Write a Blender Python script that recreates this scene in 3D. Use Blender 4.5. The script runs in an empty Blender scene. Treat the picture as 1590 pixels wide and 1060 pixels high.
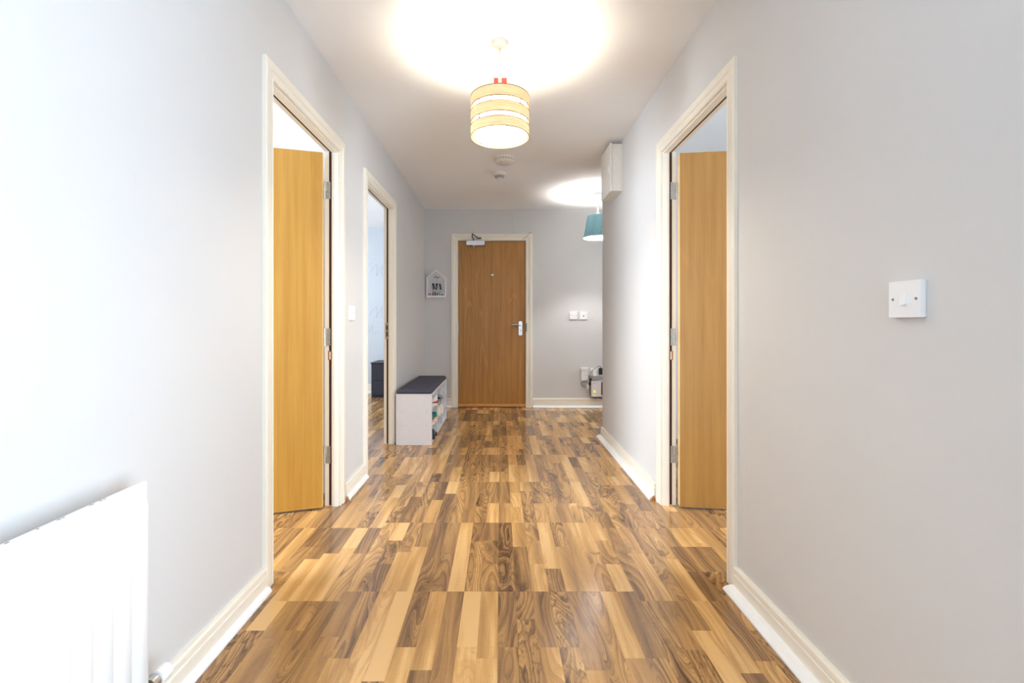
import bpy, bmesh, math, random
from mathutils import Vector, Matrix

R = math.radians
PI = math.pi
SC = bpy.context.scene
COL = SC.collection
random.seed(11)

# ------------------------------------------------------------------ camera
cam_d = bpy.data.cameras.new('camera')
cam = bpy.data.objects.new('camera', cam_d)
COL.objects.link(cam)
CZ = 1.055
F = 720.0
cam.location = (0, 0, CZ)
cam.rotation_euler = (R(90), 0, 0)
cam_d.sensor_width = 36
cam_d.lens = F / 1590 * 36
cam_d.shift_x = 17.5 / 1590
cam_d.shift_y = -31.0 / 1590
cam_d.clip_start = 0.02
SC.camera = cam

# ------------------------------------------------------------------ world, exposure
W = bpy.data.worlds.new('world')
SC.world = W
W.use_nodes = True
bg = W.node_tree.nodes['Background']
bg.inputs[0].default_value = (0.72, 0.84, 1.0, 1)
bg.inputs[1].default_value = 1.0
SC.view_settings.view_transform = 'Standard'
SC.view_settings.look = 'None'
SC.view_settings.exposure = 1.52
SC.view_settings.gamma = 1.0
SC.view_settings.use_curve_mapping = False
try:
    SC.cycles.use_denoising = True
    SC.cycles.max_bounces = 10
    SC.cycles.diffuse_bounces = 7
    SC.cycles.sample_clamp_indirect = 6.0
    SC.cycles.caustics_reflective = False
    SC.cycles.caustics_refractive = False
except Exception:
    pass


def area(name, loc, direction, sx, sy, power, col, spread=180):
    l = bpy.data.lights.new(name, 'AREA')
    l.shape = 'RECTANGLE'
    l.size = sx
    l.size_y = sy
    l.energy = power
    l.color = col
    l.spread = R(spread)
    o = bpy.data.objects.new(name, l)
    COL.objects.link(o)
    o.location = loc
    o.rotation_euler = Vector(direction).to_track_quat('-Z', 'Y').to_euler()
    return o


DAY = (0.80, 0.90, 1.0)
# daylight standing in the windows built further down
area('daylight_hall_window', (1.09, -0.03, 1.08), (-1, 0.16, -0.06), 1.35, 1.9, 34, (0.70, 0.84, 1.0))
area('added_fill_end_window', (-0.1, -3.33, 1.35), (0, 1, -0.02), 1.1, 1.4, 13, (0.72, 0.85, 1.0))  # added soft fill on surfaces facing the viewpoint, not an observed source
area('daylight_lounge_window', (-3.62, 1.15, 1.45), (1, 0.30, -0.10), 1.6, 1.5, 74, DAY)
area('daylight_study_window', (3.62, 1.15, 1.45), (-1, 0.30, -0.10), 1.6, 1.5, 54, DAY)
area('daylight_bedroom_window', (-4.12, 5.0, 1.45), (1, 0.0, -0.10), 1.6, 1.4, 46, (0.80, 0.89, 1.0))
area('daylight_alcove_window', (3.06, 4.95, 1.40), (-1, 0.0, -0.08), 0.9, 1.4, 6, DAY)
MAIN_BULB = 310.0
MAIN_COL = (1.0, 0.88, 0.72)
TEAL_BULB = 560.0
TEAL_COL = (1.0, 0.98, 0.95)


# ------------------------------------------------------------------ materials
def srgb(r, g, b):
    def f(c):
        c /= 255.0
        return c / 12.92 if c <= 0.04045 else ((c + 0.055) / 1.055) ** 2.4
    return (f(r), f(g), f(b), 1)


class N:
    """tiny node helper"""
    def __init__(self, name):
        self.m = bpy.data.materials.new(name)
        self.m.use_nodes = True
        self.t = self.m.node_tree
        self.b = self.t.nodes['Principled BSDF']

    def node(self, typ, **kw):
        n = self.t.nodes.new(typ)
        for k, v in kw.items():
            setattr(n, k, v)
        return n

    def put(self, sock, v):
        if isinstance(v, bpy.types.NodeSocket):
            self.t.links.new(v, sock)
        elif v is not None:
            sock.default_value = v

    def math(self, op, a, b=None, c=None, clamp=False):
        n = self.node('ShaderNodeMath', operation=op, use_clamp=clamp)
        self.put(n.inputs[0], a)
        if b is not None:
            self.put(n.inputs[1], b)
        if c is not None:
            self.put(n.inputs[2], c)
        return n.outputs[0]

    def vmul(self, v, s):
        n = self.node('ShaderNodeVectorMath', operation='MULTIPLY')
        self.put(n.inputs[0], v)
        n.inputs[1].default_value = s
        return n.outputs[0]

    def noise(self, vec, scale, detail=2.0, rough=0.5, dist=0.0):
        n = self.node('ShaderNodeTexNoise')
        self.put(n.inputs['Vector'], vec)
        n.inputs['Scale'].default_value = scale
        n.inputs['Detail'].default_value = detail
        n.inputs['Roughness'].default_value = rough
        n.inputs['Distortion'].default_value = dist
        return n.outputs[0]

    def mix(self, f, a, b):
        n = self.node('ShaderNodeMix', data_type='RGBA')
        self.put(n.inputs[0], f)
        self.put(n.inputs[6], a)
        self.put(n.inputs[7], b)
        return n.outputs[2]

    def ramp(self, f, stops):
        n = self.node('ShaderNodeValToRGB')
        self.put(n.inputs[0], f)
        el = n.color_ramp.elements
        while len(el) < len(stops):
            el.new(0.5)
        for e, (p, c) in zip(el, stops):
            e.position = p
            e.color = c if len(c) == 4 else (*c, 1)
        return n.outputs[0]

    def smooth(self, v, a, b, lo=0.0, hi=1.0):
        n = self.node('ShaderNodeMapRange', interpolation_type='SMOOTHSTEP')
        self.put(n.inputs[0], v)
        n.inputs[1].default_value = a
        n.inputs[2].default_value = b
        n.inputs[3].default_value = lo
        n.inputs[4].default_value = hi
        return n.outputs[0]

    def bump(self, h, strength, dist=0.001):
        n = self.node('ShaderNodeBump')
        n.inputs['Strength'].default_value = strength
        n.inputs['Distance'].default_value = dist
        self.put(n.inputs['Height'], h)
        self.put(self.b.inputs['Normal'], n.outputs[0])

    def objc(self):
        return self.node('ShaderNodeTexCoord').outputs['Object']

    def pos(self):
        return self.node('ShaderNodeNewGeometry').outputs['Position']


def plain(name, col, rough=0.5, metal=0.0, spec=0.5, var=0.06, scale=30.0, bump=0.0, bscale=200.0):
    n = N(name)
    v = n.pos()
    nz = n.noise(v, scale, 3)
    f = n.smooth(nz, 0.3, 0.7)
    d = tuple(c * (1 - var) for c in col[:3]) + (1,)
    n.put(n.b.inputs['Base Color'], n.mix(f, d, col))
    n.b.inputs['Roughness'].default_value = rough
    n.b.inputs['Metallic'].default_value = metal
    n.b.inputs['Specular IOR Level'].default_value = spec
    if bump:
        n.bump(n.noise(v, bscale, 2), bump)
    return n.m


def paint(name, col, rough=0.7, marks=0.0):
    n = N(name)
    v = n.pos()
    a = n.noise(v, 2.3, 3)
    c = n.mix(n.smooth(a, 0.35, 0.65), tuple(x * 0.985 for x in col[:3]) + (1,), col)
    if marks:
        b = n.noise(v, 9.0, 4, 0.6)
        c = n.mix(n.smooth(b, 0.70, 0.82, 0, marks), c, tuple(x * 0.8 for x in col[:3]) + (1,))
    n.put(n.b.inputs['Base Color'], c)
    n.b.inputs['Roughness'].default_value = rough
    n.b.inputs['Specular IOR Level'].default_value = 0.25
    n.bump(n.noise(v, 260.0, 2), 0.10, 0.0008)
    return n.m


def emis(name, col, s):
    n = N(name)
    n.b.inputs['Base Color'].default_value = col
    n.b.inputs['Emission Color'].default_value = col
    n.b.inputs['Emission Strength'].default_value = s
    return n.m


def veneer(name, light, dark, seed, figure=0.5, streak=0.5):
    """crown cut wood veneer, grain along object Z"""
    n = N(name)
    v = n.objc()
    add = n.node('ShaderNodeVectorMath', operation='ADD')
    n.put(add.inputs[0], v)
    add.inputs[1].default_value = (seed, seed * 1.7, seed * 0.6)
    p = add.outputs[0]
    low = n.noise(n.vmul(p, (4.5, 4.5, 0.62)), 1.0, 1, 0.35)
    sep = n.node('ShaderNodeSeparateXYZ')
    n.put(sep.inputs[0], p)
    f = n.math('ADD', n.math('MULTIPLY', low, 5.0 + 5 * figure), n.math('MULTIPLY', n.noise(n.vmul(p, (40, 40, 1.6)), 1.0, 2), 0.35))
    tri = n.math('PINGPONG', f, 0.5)
    line = n.math('MULTIPLY', n.smooth(tri, 0.0, 0.09, 1.0, 0.0), n.smooth(n.noise(n.vmul(p, (3, 3, 1.3)), 1.0, 1), 0.38, 0.62))
    rings = n.smooth(tri, 0.0, 0.5)
    fine = n.noise(n.vmul(p, (260, 260, 5.0)), 1.0, 3, 0.6)
    mid = n.noise(n.vmul(p, (28, 28, 0.9)), 1.0, 3, 0.55)
    t = n.math('ADD', n.math('MULTIPLY', fine, 0.35), n.math('MULTIPLY', mid, 0.65))
    t = n.smooth(t, 0.30, 0.70)
    t = n.math('ADD', n.math('MULTIPLY', t, 0.75), n.math('MULTIPLY', rings, 0.25 * figure + 0.05))
    c = n.mix(t, dark, light)
    lt = tuple(min(1, x * 1.28) for x in light[:3]) + (1,)
    c = n.mix(n.math('MULTIPLY', line, streak), c, lt)
    n.put(n.b.inputs['Base Color'], c)
    n.b.inputs['Roughness'].default_value = 0.42
    n.b.inputs['Specular IOR Level'].default_value = 0.4
    return n.m


def laminate():
    n = N('walnut_laminate')
    uv = n.node('ShaderNodeUVMap', uv_map='uv').outputs[0]
    at = n.node('ShaderNodeAttribute', attribute_name='pk')
    sc = n.node('ShaderNodeSeparateColor')
    n.put(sc.inputs[0], at.outputs['Color'])
    tone, fig, seed = sc.outputs[0], sc.outputs[1], sc.outputs[2]
    su = n.node('ShaderNodeSeparateXYZ')
    n.put(su.inputs[0], uv)
    u, v = su.outputs[0], su.outputs[1]

    def vec(a, b, k):
        c = n.node('ShaderNodeCombineXYZ')
        n.put(c.inputs[0], n.math('MULTIPLY', u, a))
        n.put(c.inputs[1], n.math('MULTIPLY', v, b))
        n.put(c.inputs[2], n.math('MULTIPLY', seed, k))
        return c.outputs[0]
    low = n.noise(vec(9.5, 1.9, 97.0), 1.0, 1.2, 0.4, 0.35)
    low2 = n.noise(vec(26, 6.0, 61.0), 1.0, 2, 0.5, 0.4)
    k = n.math('MULTIPLY_ADD', fig, 2.8, 0.5)
    f = n.math('MULTIPLY', low, k)
    f = n.math('ADD', f, n.math('MULTIPLY', n.math('MULTIPLY', low2, fig), 0.20))
    f = n.math('ADD', f, n.math('MULTIPLY', u, 6.0))
    tri = n.math('FRACT', n.math('MULTIPLY', f, 4.6))
    rings = n.math('MULTIPLY', n.smooth(tri, 0.15, 0.93), n.smooth(tri, 0.94, 1.0, 1.0, 0.0))
    tri2 = n.math('PINGPONG', n.math('MULTIPLY_ADD', f, 1.0, n.math('MULTIPLY', seed, 3.0)), 0.5)
    vein = n.math('MAXIMUM', n.smooth(tri2, 0.0, 0.035, 1.0, 0.0), n.smooth(tri2, 0.02, 0.16, 0.45, 0.0))
    hair = n.math('FRACT', n.math('MULTIPLY', f, 17.0))
    hair = n.smooth(hair, 0.55, 0.95)
    mask = n.smooth(n.noise(vec(16, 4.0, 41.0), 1.0, 2), 0.42, 0.62)
    vein = n.math('MULTIPLY', n.math('MULTIPLY', vein, mask), n.smooth(fig, 0.25, 0.7))
    fine = n.noise(vec(420, 9.0, 23.0), 1.0, 3, 0.65)
    cross = n.noise(vec(40, 190.0, 77.0), 1.0, 2, 0.6)
    burl = n.noise(vec(38, 13.0, 53.0), 1.0, 3, 0.6, 1.6)
    burl = n.math('MULTIPLY', n.smooth(burl, 0.50, 0.66), n.smooth(fig, 0.72, 0.9))
    t = n.math('ADD', tone, n.math('MULTIPLY', n.math('SUBTRACT', fine, 0.5), 0.35))
    t = n.math('ADD', t, n.math('MULTIPLY', n.math('SUBTRACT', n.noise(vec(15, 1.0, 13.0), 1.0, 2), 0.5), 1.15))
    t = n.math('ADD', t, n.math('MULTIPLY', n.math('SUBTRACT', cross, 0.5), 0.10))
    t = n.math('SUBTRACT', t, n.math('MULTIPLY', n.math('MULTIPLY', n.math('ADD', n.math('MULTIPLY', rings, 0.34), n.math('MULTIPLY', hair, 0.20)), fig), 1.0), clamp=True)
    c = n.ramp(t, [(0.0, srgb(66, 47, 34)), (0.30, srgb(112, 83, 57)), (0.60, srgb(158, 119, 77)), (0.85, srgb(190, 145, 88)), (1.0, srgb(212, 170, 114))])
    dark = srgb(56, 37, 26)
    c = n.mix(n.math('MULTIPLY', vein, 0.95), c, dark)
    c = n.mix(n.math('MULTIPLY', burl, 0.55), c, dark)
    n.put(n.b.inputs['Base Color'], c)
    rg = n.noise(vec(30, 12, 5.0), 1.0, 2)
    n.put(n.b.inputs['Roughness'], n.smooth(rg, 0.2, 0.8, 0.14, 0.22))
    n.b.inputs['Specular IOR Level'].default_value = 0.55
    return n.m


M = {}
M['wall'] = paint('wall_paint', (0.64, 0.63, 0.617, 1), 0.75, 0.10)
M['ceil'] = paint('ceiling_paint', (0.90, 0.89, 0.875, 1), 0.8)
M['trim'] = plain('cream_gloss_trim', (0.83, 0.775, 0.665, 1), 0.35, var=0.012, scale=6)
M['bead'] = plain('white_bead', (0.88, 0.875, 0.86, 1), 0.35, var=0.03)
M['white'] = plain('white_plastic', (0.86, 0.86, 0.86, 1), 0.35, var=0.02)
M['offwhite'] = plain('cream_plastic', (0.80, 0.77, 0.70, 1), 0.4, var=0.03)
M['rad'] = plain('radiator_enamel', (0.76, 0.76, 0.755, 1), 0.35, var=0.02)
M['chip'] = plain('chipped_enamel', (0.22, 0.23, 0.25, 1), 0.7, var=0.3, scale=200)
M['chrome'] = plain('satin_metal', (0.62, 0.62, 0.62, 1), 0.32, 1.0, var=0.1)
M['steel'] = plain('dull_steel', (0.50, 0.50, 0.48, 1), 0.42, 1.0, var=0.15, scale=60)
M['darkmetal'] = plain('dark_metal', (0.10, 0.095, 0.09, 1), 0.4, 0.9, var=0.2)
M['brass'] = plain('brass', (0.72, 0.50, 0.20, 1), 0.35, 1.0, var=0.1)
M['black'] = plain('black_plastic', (0.018, 0.018, 0.02, 1), 0.4, var=0.2)
M['darkgap'] = plain('dark_intumescent_strip', srgb(70, 38, 22), 0.8, var=0.2)
M['wood_raw'] = plain('raw_wood', srgb(178, 118, 66), 0.7, var=0.25, scale=120)
M['grey'] = plain('grey_plastic', (0.35, 0.35, 0.36, 1), 0.5)
M['bench'] = plain('white_melamine', (0.78, 0.79, 0.83, 1), 0.4, var=0.02)
M['rackback'] = plain('shade_greyed_board', (0.68, 0.68, 0.69, 1), 0.6, var=0.03)  # board greyed so its colour carries the shade inside the rack
M['rose'] = plain('cream_tinted_plastic', (0.80, 0.76, 0.67, 1), 0.5, var=0.02)  # white plastic toned to cream so rose and flex show against the bright ceiling
M['hole'] = plain('shelf_pin_hole', (0.35, 0.35, 0.36, 1), 0.8)
M['cushion'] = plain('charcoal_fabric', srgb(84, 84, 97), 0.95, spec=0.2, var=0.18, scale=400, bump=0.5, bscale=900)
M['bedside'] = plain('black_brown_foil', srgb(44, 46, 56), 0.5, var=0.12)
M['teal'] = None
M['red'] = plain('red_plastic', srgb(214, 66, 46), 0.5)
M['darkred'] = plain('dark_red_plastic', srgb(96, 14, 18), 0.4)
M['substrate'] = plain('dark_underlay', (0.03, 0.022, 0.015, 1), 0.9)
M['lam'] = laminate()
M['door_left'] = veneer('honey_veneer', srgb(190, 144, 64), srgb(172, 121, 45), 3.1, 0.3, 0.10)
M['door_right'] = veneer('oak_veneer', srgb(166, 122, 62), srgb(144, 100, 45), 8.7, 0.45, 0.12)
M['door_back'] = veneer('ash_veneer', srgb(176, 127, 60), srgb(146, 98, 40), 14.2, 0.6, 0.40)
M['door_bar'] = plain('varnished_bar', srgb(190, 128, 52), 0.35, var=0.15, scale=40)
M['edge'] = plain('pale_lipping', srgb(240, 205, 150), 0.5)
M['ink'] = plain('black_ink', (0.03, 0.03, 0.035, 1), 0.6)
M['glow'] = emis('green_indicator', srgb(224, 240, 96), 0.22)


def glass_mat():
    n = N('window_glass')
    t = n.t
    out = [x for x in t.nodes if x.type == 'OUTPUT_MATERIAL'][0]
    tr = n.node('ShaderNodeBsdfTransparent')
    gl = n.node('ShaderNodeBsdfGlossy')
    gl.inputs['Roughness'].default_value = 0.02
    mx = n.node('ShaderNodeMixShader')
    mx.inputs[0].default_value = 0.05
    t.links.new(tr.outputs[0], mx.inputs[1])
    t.links.new(gl.outputs[0], mx.inputs[2])
    t.links.new(mx.outputs[0], out.inputs[0])
    return n.m


M['glass'] = glass_mat()


def shade_mat(name, c1, c2, transl, scale_vec, rough=0.7):
    """thin lampshade sheet: diffuse plus translucent"""
    n = N(name)
    t = n.t
    out = [x for x in t.nodes if x.type == 'OUTPUT_MATERIAL'][0]
    v = n.objc()
    g = n.noise(n.vmul(v, scale_vec), 1.0, 3, 0.6)
    c = n.mix(n.smooth(g, 0.3, 0.7), c1, c2)
    d = n.node('ShaderNodeBsdfDiffuse')
    tl = n.node('ShaderNodeBsdfTranslucent')
    n.put(d.inputs[0], c)
    n.put(tl.inputs[0], c)
    mx = n.node('ShaderNodeMixShader')
    mx.inputs[0].default_value = transl
    t.links.new(d.outputs[0], mx.inputs[1])
    t.links.new(tl.outputs[0], mx.inputs[2])
    t.links.new(mx.outputs[0], out.inputs[0])
    return n.m


M['shade_wood'] = shade_mat('wood_veneer_shade', srgb(236, 210, 156), srgb(248, 228, 184), 0.15, (9, 9, 160))
M['shade_edge'] = plain('veneer_edge', srgb(120, 78, 36), 0.7)
M['shade_teal'] = shade_mat('teal_velvet_shade', srgb(150, 202, 214), srgb(166, 212, 222), 0.30, (60, 60, 30))
M['diffuser'] = shade_mat('white_diffuser', (0.90, 0.88, 0.83, 1), (0.92, 0.90, 0.86, 1), 0.42, (9, 9, 9))
M['shade_lining'] = plain('white_shade_lining', (0.9, 0.9, 0.9, 1), 0.8)
M['bulb_warm'] = emis('warm_bulb', (*MAIN_COL, 1), MAIN_BULB)
M['bulb_cool'] = emis('white_bulb', (*TEAL_COL, 1), TEAL_BULB)


def wallpaper():
    n = N('script_wallpaper')
    p = n.pos()
    nz = n.noise(n.vmul(p, (30, 30, 6)), 1.0, 3)
    sep = n.node('ShaderNodeSeparateXYZ')
    n.put(sep.inputs[0], p)
    row = n.math('PINGPONG', n.math('MULTIPLY_ADD', nz, 0.7, n.math('MULTIPLY', sep.outputs[2], 14.0)), 0.5)
    ln = n.smooth(row, 0.0, 0.07, 1.0, 0.0)
    mk = n.smooth(n.noise(n.vmul(p, (5, 5, 2.4)), 1.0, 1), 0.48, 0.60)
    dash = n.smooth(n.noise(n.vmul(p, (70, 70, 30)), 1.0, 1), 0.40, 0.60)
    f = n.math('MULTIPLY', n.math('MULTIPLY', ln, mk), n.math('MULTIPLY', dash, 0.30))
    n.put(n.b.inputs['Base Color'], n.mix(f, (0.56, 0.60, 0.64, 1), (0.30, 0.33, 0.37, 1)))
    n.b.inputs['Roughness'].default_value = 0.7
    return n.m


M['paper'] = wallpaper()
M['script'] = plain('printed_script', (0.44, 0.48, 0.53, 1), 0.7)


# ------------------------------------------------------------------ mesh builder
class B:
    def __init__(self):
        self.bm = bmesh.new()

    def poly(self, pts):
        vs = [self.bm.verts.new(p) for p in pts]
        return self.bm.faces.new(vs)

    def box(self, x0, x1, y0, y1, z0, z1, mp=None):
        c = [(x, y, z) for x in (x0, x1) for y in (y0, y1) for z in (z0, z1)]
        if mp:
            c = [mp(*p) for p in c]
        v = [self.bm.verts.new(p) for p in c]
        for q in ((0, 1, 3, 2), (4, 6, 7, 5), (0, 4, 5, 1), (2, 3, 7, 6), (0, 2, 6, 4), (1, 5, 7, 3)):
            self.bm.faces.new([v[i] for i in q])
        return self

    def loft(self, rings, close=True, caps=True):
        rs = [[self.bm.verts.new(p) for p in r] for r in rings]
        n = len(rs[0])
        for a, b in zip(rs, rs[1:]):
            for i in range(n if close else n - 1):
                j = (i + 1) % n
                self.bm.faces.new((a[i], a[j], b[j], b[i]))
        if caps and close:
            self.bm.faces.new(rs[0][::-1])
            self.bm.faces.new(rs[-1])
        return self

    def prism(self, outline, vec):
        vec = Vector(vec)
        a = [Vector(p) for p in outline]
        return self.loft([a, [p + vec for p in a]])

    def cyl(self, p0, p1, r0, r1=None, seg=16, caps=True):
        r1 = r0 if r1 is None else r1
        p0, p1 = Vector(p0), Vector(p1)
        d = (p1 - p0).normalized()
        a = d.orthogonal().normalized()
        b = d.cross(a)
        ring = lambda p, r: [p + (a * math.cos(2 * PI * i / seg) + b * math.sin(2 * PI * i / seg)) * r for i in range(seg)]
        return self.loft([ring(p0, r0), ring(p1, r1)], caps=caps)

    def lathe(self, prof, c=(0, 0, 0), axis='z', seg=32, caps=True):
        c = Vector(c)
        rings = []
        for r, h in prof:
            ring = []
            for i in range(seg):
                t = 2 * PI * i / seg
                x, y = r * math.cos(t), r * math.sin(t)
                p = {'z': (x, y, h), 'y': (x, h, y), 'x': (h, x, y)}[axis]
                ring.append(c + Vector(p))
            rings.append(ring)
        return self.loft(rings, caps=caps)

    def tube(self, pts, r, seg=8, caps=True):
        pts = [Vector(p) for p in pts]
        rings = []
        up = None
        for i, p in enumerate(pts):
            d = (pts[min(i + 1, len(pts) - 1)] - pts[max(i - 1, 0)]).normalized()
            if up is None:
                up = d.orthogonal().normalized()
            a = (up - d * up.dot(d))
            a = a.normalized() if a.length > 1e-6 else d.orthogonal().normalized()
            up = a
            b = d.cross(a)
            rr = r[i] if isinstance(r, (list, tuple)) else r
            rings.append([p + (a * math.cos(2 * PI * k / seg) + b * math.sin(2 * PI * k / seg)) * rr for k in range(seg)])
        return self.loft(rings, caps=caps)

    def ball(self, c, r, sub=2, scale=(1, 1, 1)):
        g = bmesh.ops.create_icosphere(self.bm, subdivisions=sub, radius=r)
        for v in g['verts']:
            v.co = Vector((v.co.x * scale[0], v.co.y * scale[1], v.co.z * scale[2])) + Vector(c)
        return self

    def bevel(self, w, seg=1, angle=30):
        es = [e for e in self.bm.edges if len(e.link_faces) == 2 and e.calc_face_angle(0) > R(angle)]
        if es:
            bmesh.ops.bevel(self.bm, geom=es, offset=w, segments=seg, profile=0.5, affect='EDGES')
        return self

    def build(self, name, mat, parent=None, smooth=False, local=False, shift=None):
        bmesh.ops.remove_doubles(self.bm, verts=self.bm.verts, dist=1e-6)
        bmesh.ops.recalc_face_normals(self.bm, faces=self.bm.faces)
        me = bpy.data.meshes.new(name)
        off = None
        if parent is not None and not local:
            off = world_of(parent)
        if off is not None:
            for v in self.bm.verts:
                v.co -= off
        self.bm.to_mesh(me)
        self.bm.free()
        me.materials.append(mat)
        o = bpy.data.objects.new(name, me)
        COL.objects.link(o)
        if parent is not None:
            o.parent = parent
        if smooth:
            for p in me.polygons:
                p.use_smooth = True
            if smooth != 'all':
                try:
                    me.set_sharp_from_angle(angle=R(35))
                except Exception:
                    pass
        return o


def world_of(o):
    v = Vector((0, 0, 0))
    while o is not None:
        v += Vector(o.location)
        o = o.parent
    return v


def thing(name, label, cat, loc=(0, 0, 0), group=None, kind=None):
    o = bpy.data.objects.new(name, None)
    o.empty_display_size = 0.05
    COL.objects.link(o)
    o.location = loc
    if label:
        o['label'] = label
    if cat:
        o['category'] = cat
    if group:
        o['group'] = group
    if kind:
        o['kind'] = kind
    return o


def tag(o, label, cat, group=None):
    o['label'] = label
    o['category'] = cat
    if group:
        o['group'] = group
    return o


def struct(o):
    o['kind'] = 'structure'
    return o


def smooth_pts(pts, n=6):
    """Catmull-Rom through pts"""
    P = [Vector(p) for p in pts]
    out = []
    for i in range(len(P) - 1):
        p0, p1, p2, p3 = P[max(i - 1, 0)], P[i], P[i + 1], P[min(i + 2, len(P) - 1)]
        for k in range(n):
            t = k / n
            out.append(0.5 * ((2 * p1) + (p2 - p0) * t + (2 * p0 - 5 * p1 + 4 * p2 - p3) * t * t + (3 * p1 - p0 - 3 * p2 + p3) * t ** 3))
    out.append(P[-1])
    return out


# ------------------------------------------------------------------ dimensions
XL, XR = -0.929, 0.930        # hall wall faces
H = 2.44                      # ceiling
YB = 5.71                     # end wall
Y0 = -3.20                    # wall behind the viewpoint
TW = 0.078                    # partition thickness
YC = 4.24                     # where the wall with the switch ends
OP = {1: (1.885, 2.645), 2: (3.215, 3.985), 3: (1.898, 2.655)}
HT = 2.018                    # opening height
LIN = 0.030                   # lining thickness

# ------------------------------------------------------------------ shell
fl = B()
fl.box(-4.3, 3.8, -3.4, 7.1, -0.12, -0.0085)
FLOOR = struct(fl.build('floor', M['substrate']))
c = B()
c.box(-4.3, 3.8, -3.4, 7.1, H, H + 0.1)
struct(c.build('ceiling', M['ceil']))


def wall_y(name, xa, xb, ya, yb, holes, mat):
    """wall running along y; holes = (y0, y1, z0, z1)"""
    b = B()
    y = ya
    for h in sorted(holes):
        b.box(xa, xb, y, h[0], 0, H)
        if h[3] < H:
            b.box(xa, xb, h[0], h[1], h[3], H)
        if h[2] > 0:
            b.box(xa, xb, h[0], h[1], 0, h[2])
        y = h[1]
    b.box(xa, xb, y, yb, 0, H)
    return struct(b.build(name, mat))


def wall_x(name, ya, yb, xa, xb, holes, mat):
    b = B()
    x = xa
    for h in sorted(holes):
        b.box(x, h[0], ya, yb, 0, H)
        if h[3] < H:
            b.box(h[0], h[1], ya, yb, h[3], H)
        if h[2] > 0:
            b.box(h[0], h[1], ya, yb, 0, h[2])
        x = h[1]
    b.box(x, xb, ya, yb, 0, H)
    return struct(b.build(name, mat))


hole = lambda i: (OP[i][0] - LIN, OP[i][1] + LIN, 0, HT + LIN)
wall_y('wall_left', XL - TW, XL, Y0, YB, [hole(1), hole(2)], M['wall'])
wall_y('wall_right', XR, XR + TW, Y0, YC, [hole(3), (-0.73, 0.67, 0.05, 2.10)], M['wall'])
DB = (-0.523, 0.305)          # front door leaf
wall_x('wall_back', YB, YB + 0.1, XL - TW, 3.1, [(DB[0] - 0.03, DB[1] + 0.03, 0, 2.075)], M['wall'])
wall_x('wall_front', Y0 - 0.1, Y0, -4.2, 3.7, [(-0.70, 0.50, 0.60, 2.10)], M['wall'])
wall_x('wall_alcove', YC - TW, YC, XR + TW, 3.7, [], M['wall'])
wall_y('wall_alcove_end', 3.0, 3.1, YC, YB, [(4.50, 5.40, 0.70, 2.10)], M['wall'])
# rooms beyond the open doors
wall_y('wall_lounge_outer', -3.66, -3.56, Y0, 2.85, [(0.35, 1.95, 0.70, 2.20)], M['wall'])
wall_x('wall_lounge_bedroom', 2.85, 2.93, -4.2, XL - TW, [], M['wall'])
wall_y('wall_study_outer', 3.56, 3.66, Y0, YC - TW, [(0.35, 1.95, 0.70, 2.20)], M['wall'])
wall_x('wall_bedroom_end', 6.86, 6.96, -4.2, XL - TW, [], M['paper'])
wall_y('wall_bedroom_outer', -4.16, -4.06, 2.93, 6.86, [(4.2, 5.8, 0.75, 2.15)], M['paper'])
wall_y('wall_bedroom_side', XL - TW - 0.002, XL - TW + 0.06, YB + 0.1, 6.86, [], M['paper'])


# windows standing in those holes
def window(n, x, y0, y1, z0, z1, inward):
    w = thing('window_%d' % n, None, None, (x, (y0 + y1) / 2, z0), kind='structure')
    b = B()
    d = 0.035
    for (a0, a1, c0, c1) in ((y0, y1, z0, z0 + 0.05), (y0, y1, z1 - 0.05, z1), (y0, y0 + 0.05, z0 + 0.05, z1 - 0.05),
                             (y1 - 0.05, y1, z0 + 0.05, z1 - 0.05), ((y0 + y1) / 2 - 0.025, (y0 + y1) / 2 + 0.025, z0 + 0.05, z1 - 0.05)):
        b.box(x - d, x + d, a0, a1, c0, c1)
    b.build('window_frame', M['bead'], w)
    for k, (a0, a1) in enumerate(((y0 + 0.05, (y0 + y1) / 2 - 0.025), ((y0 + y1) / 2 + 0.025, y1 - 0.05))):
        b = B()
        b.box(x - 0.004, x + 0.004, a0, a1, z0 + 0.05, z1 - 0.05)
        b.build('pane', M['glass'], w)
    return w


window(1, 0.985, -0.73, 0.67, 0.05, 2.10, -1)
window(2, -3.61, 0.35, 1.95, 0.70, 2.20, 1)
window(3, 3.61, 0.35, 1.95, 0.70, 2.20, -1)
window(4, -4.11, 4.2, 5.8, 0.75, 2.15, 1)
def added_window_end(n, y, x0, x1, z0, z1):
    w = thing('window_%d' % n, None, None, ((x0 + x1) / 2, y, z0), kind='structure')
    b = B()
    xm = (x0 + x1) / 2
    for (a0, a1, c0, c1) in ((x0, x1, z0, z0 + 0.05), (x0, x1, z1 - 0.05, z1), (x0, x0 + 0.05, z0 + 0.05, z1 - 0.05), (x1 - 0.05, x1, z0 + 0.05, z1 - 0.05), (xm - 0.025, xm + 0.025, z0 + 0.05, z1 - 0.05)):
        b.box(a0, a1, y - 0.03, y + 0.03, c0, c1)
    b.build('window_frame', M['bead'], w)
    for a0, a1 in ((x0 + 0.05, xm - 0.025), (xm + 0.025, x1 - 0.05)):
        b = B()
        b.box(a0, a1, y - 0.004, y + 0.004, z0 + 0.05, z1 - 0.05)
        b.build('pane', M['glass'], w)


added_window_end(6, Y0 - 0.05, -0.70, 0.50, 0.60, 2.10)  # invented window behind the viewpoint, added to go with the frontal fill
window(5, 3.05, 4.50, 5.40, 0.70, 2.10, -1)

# ------------------------------------------------------------------ laminate strips
SW = 0.0663
rows = []


def phase(x):
    if x < -0.60:
        return -0.062
    if x > 0.52:
        return -0.062
    return 0.0


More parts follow.
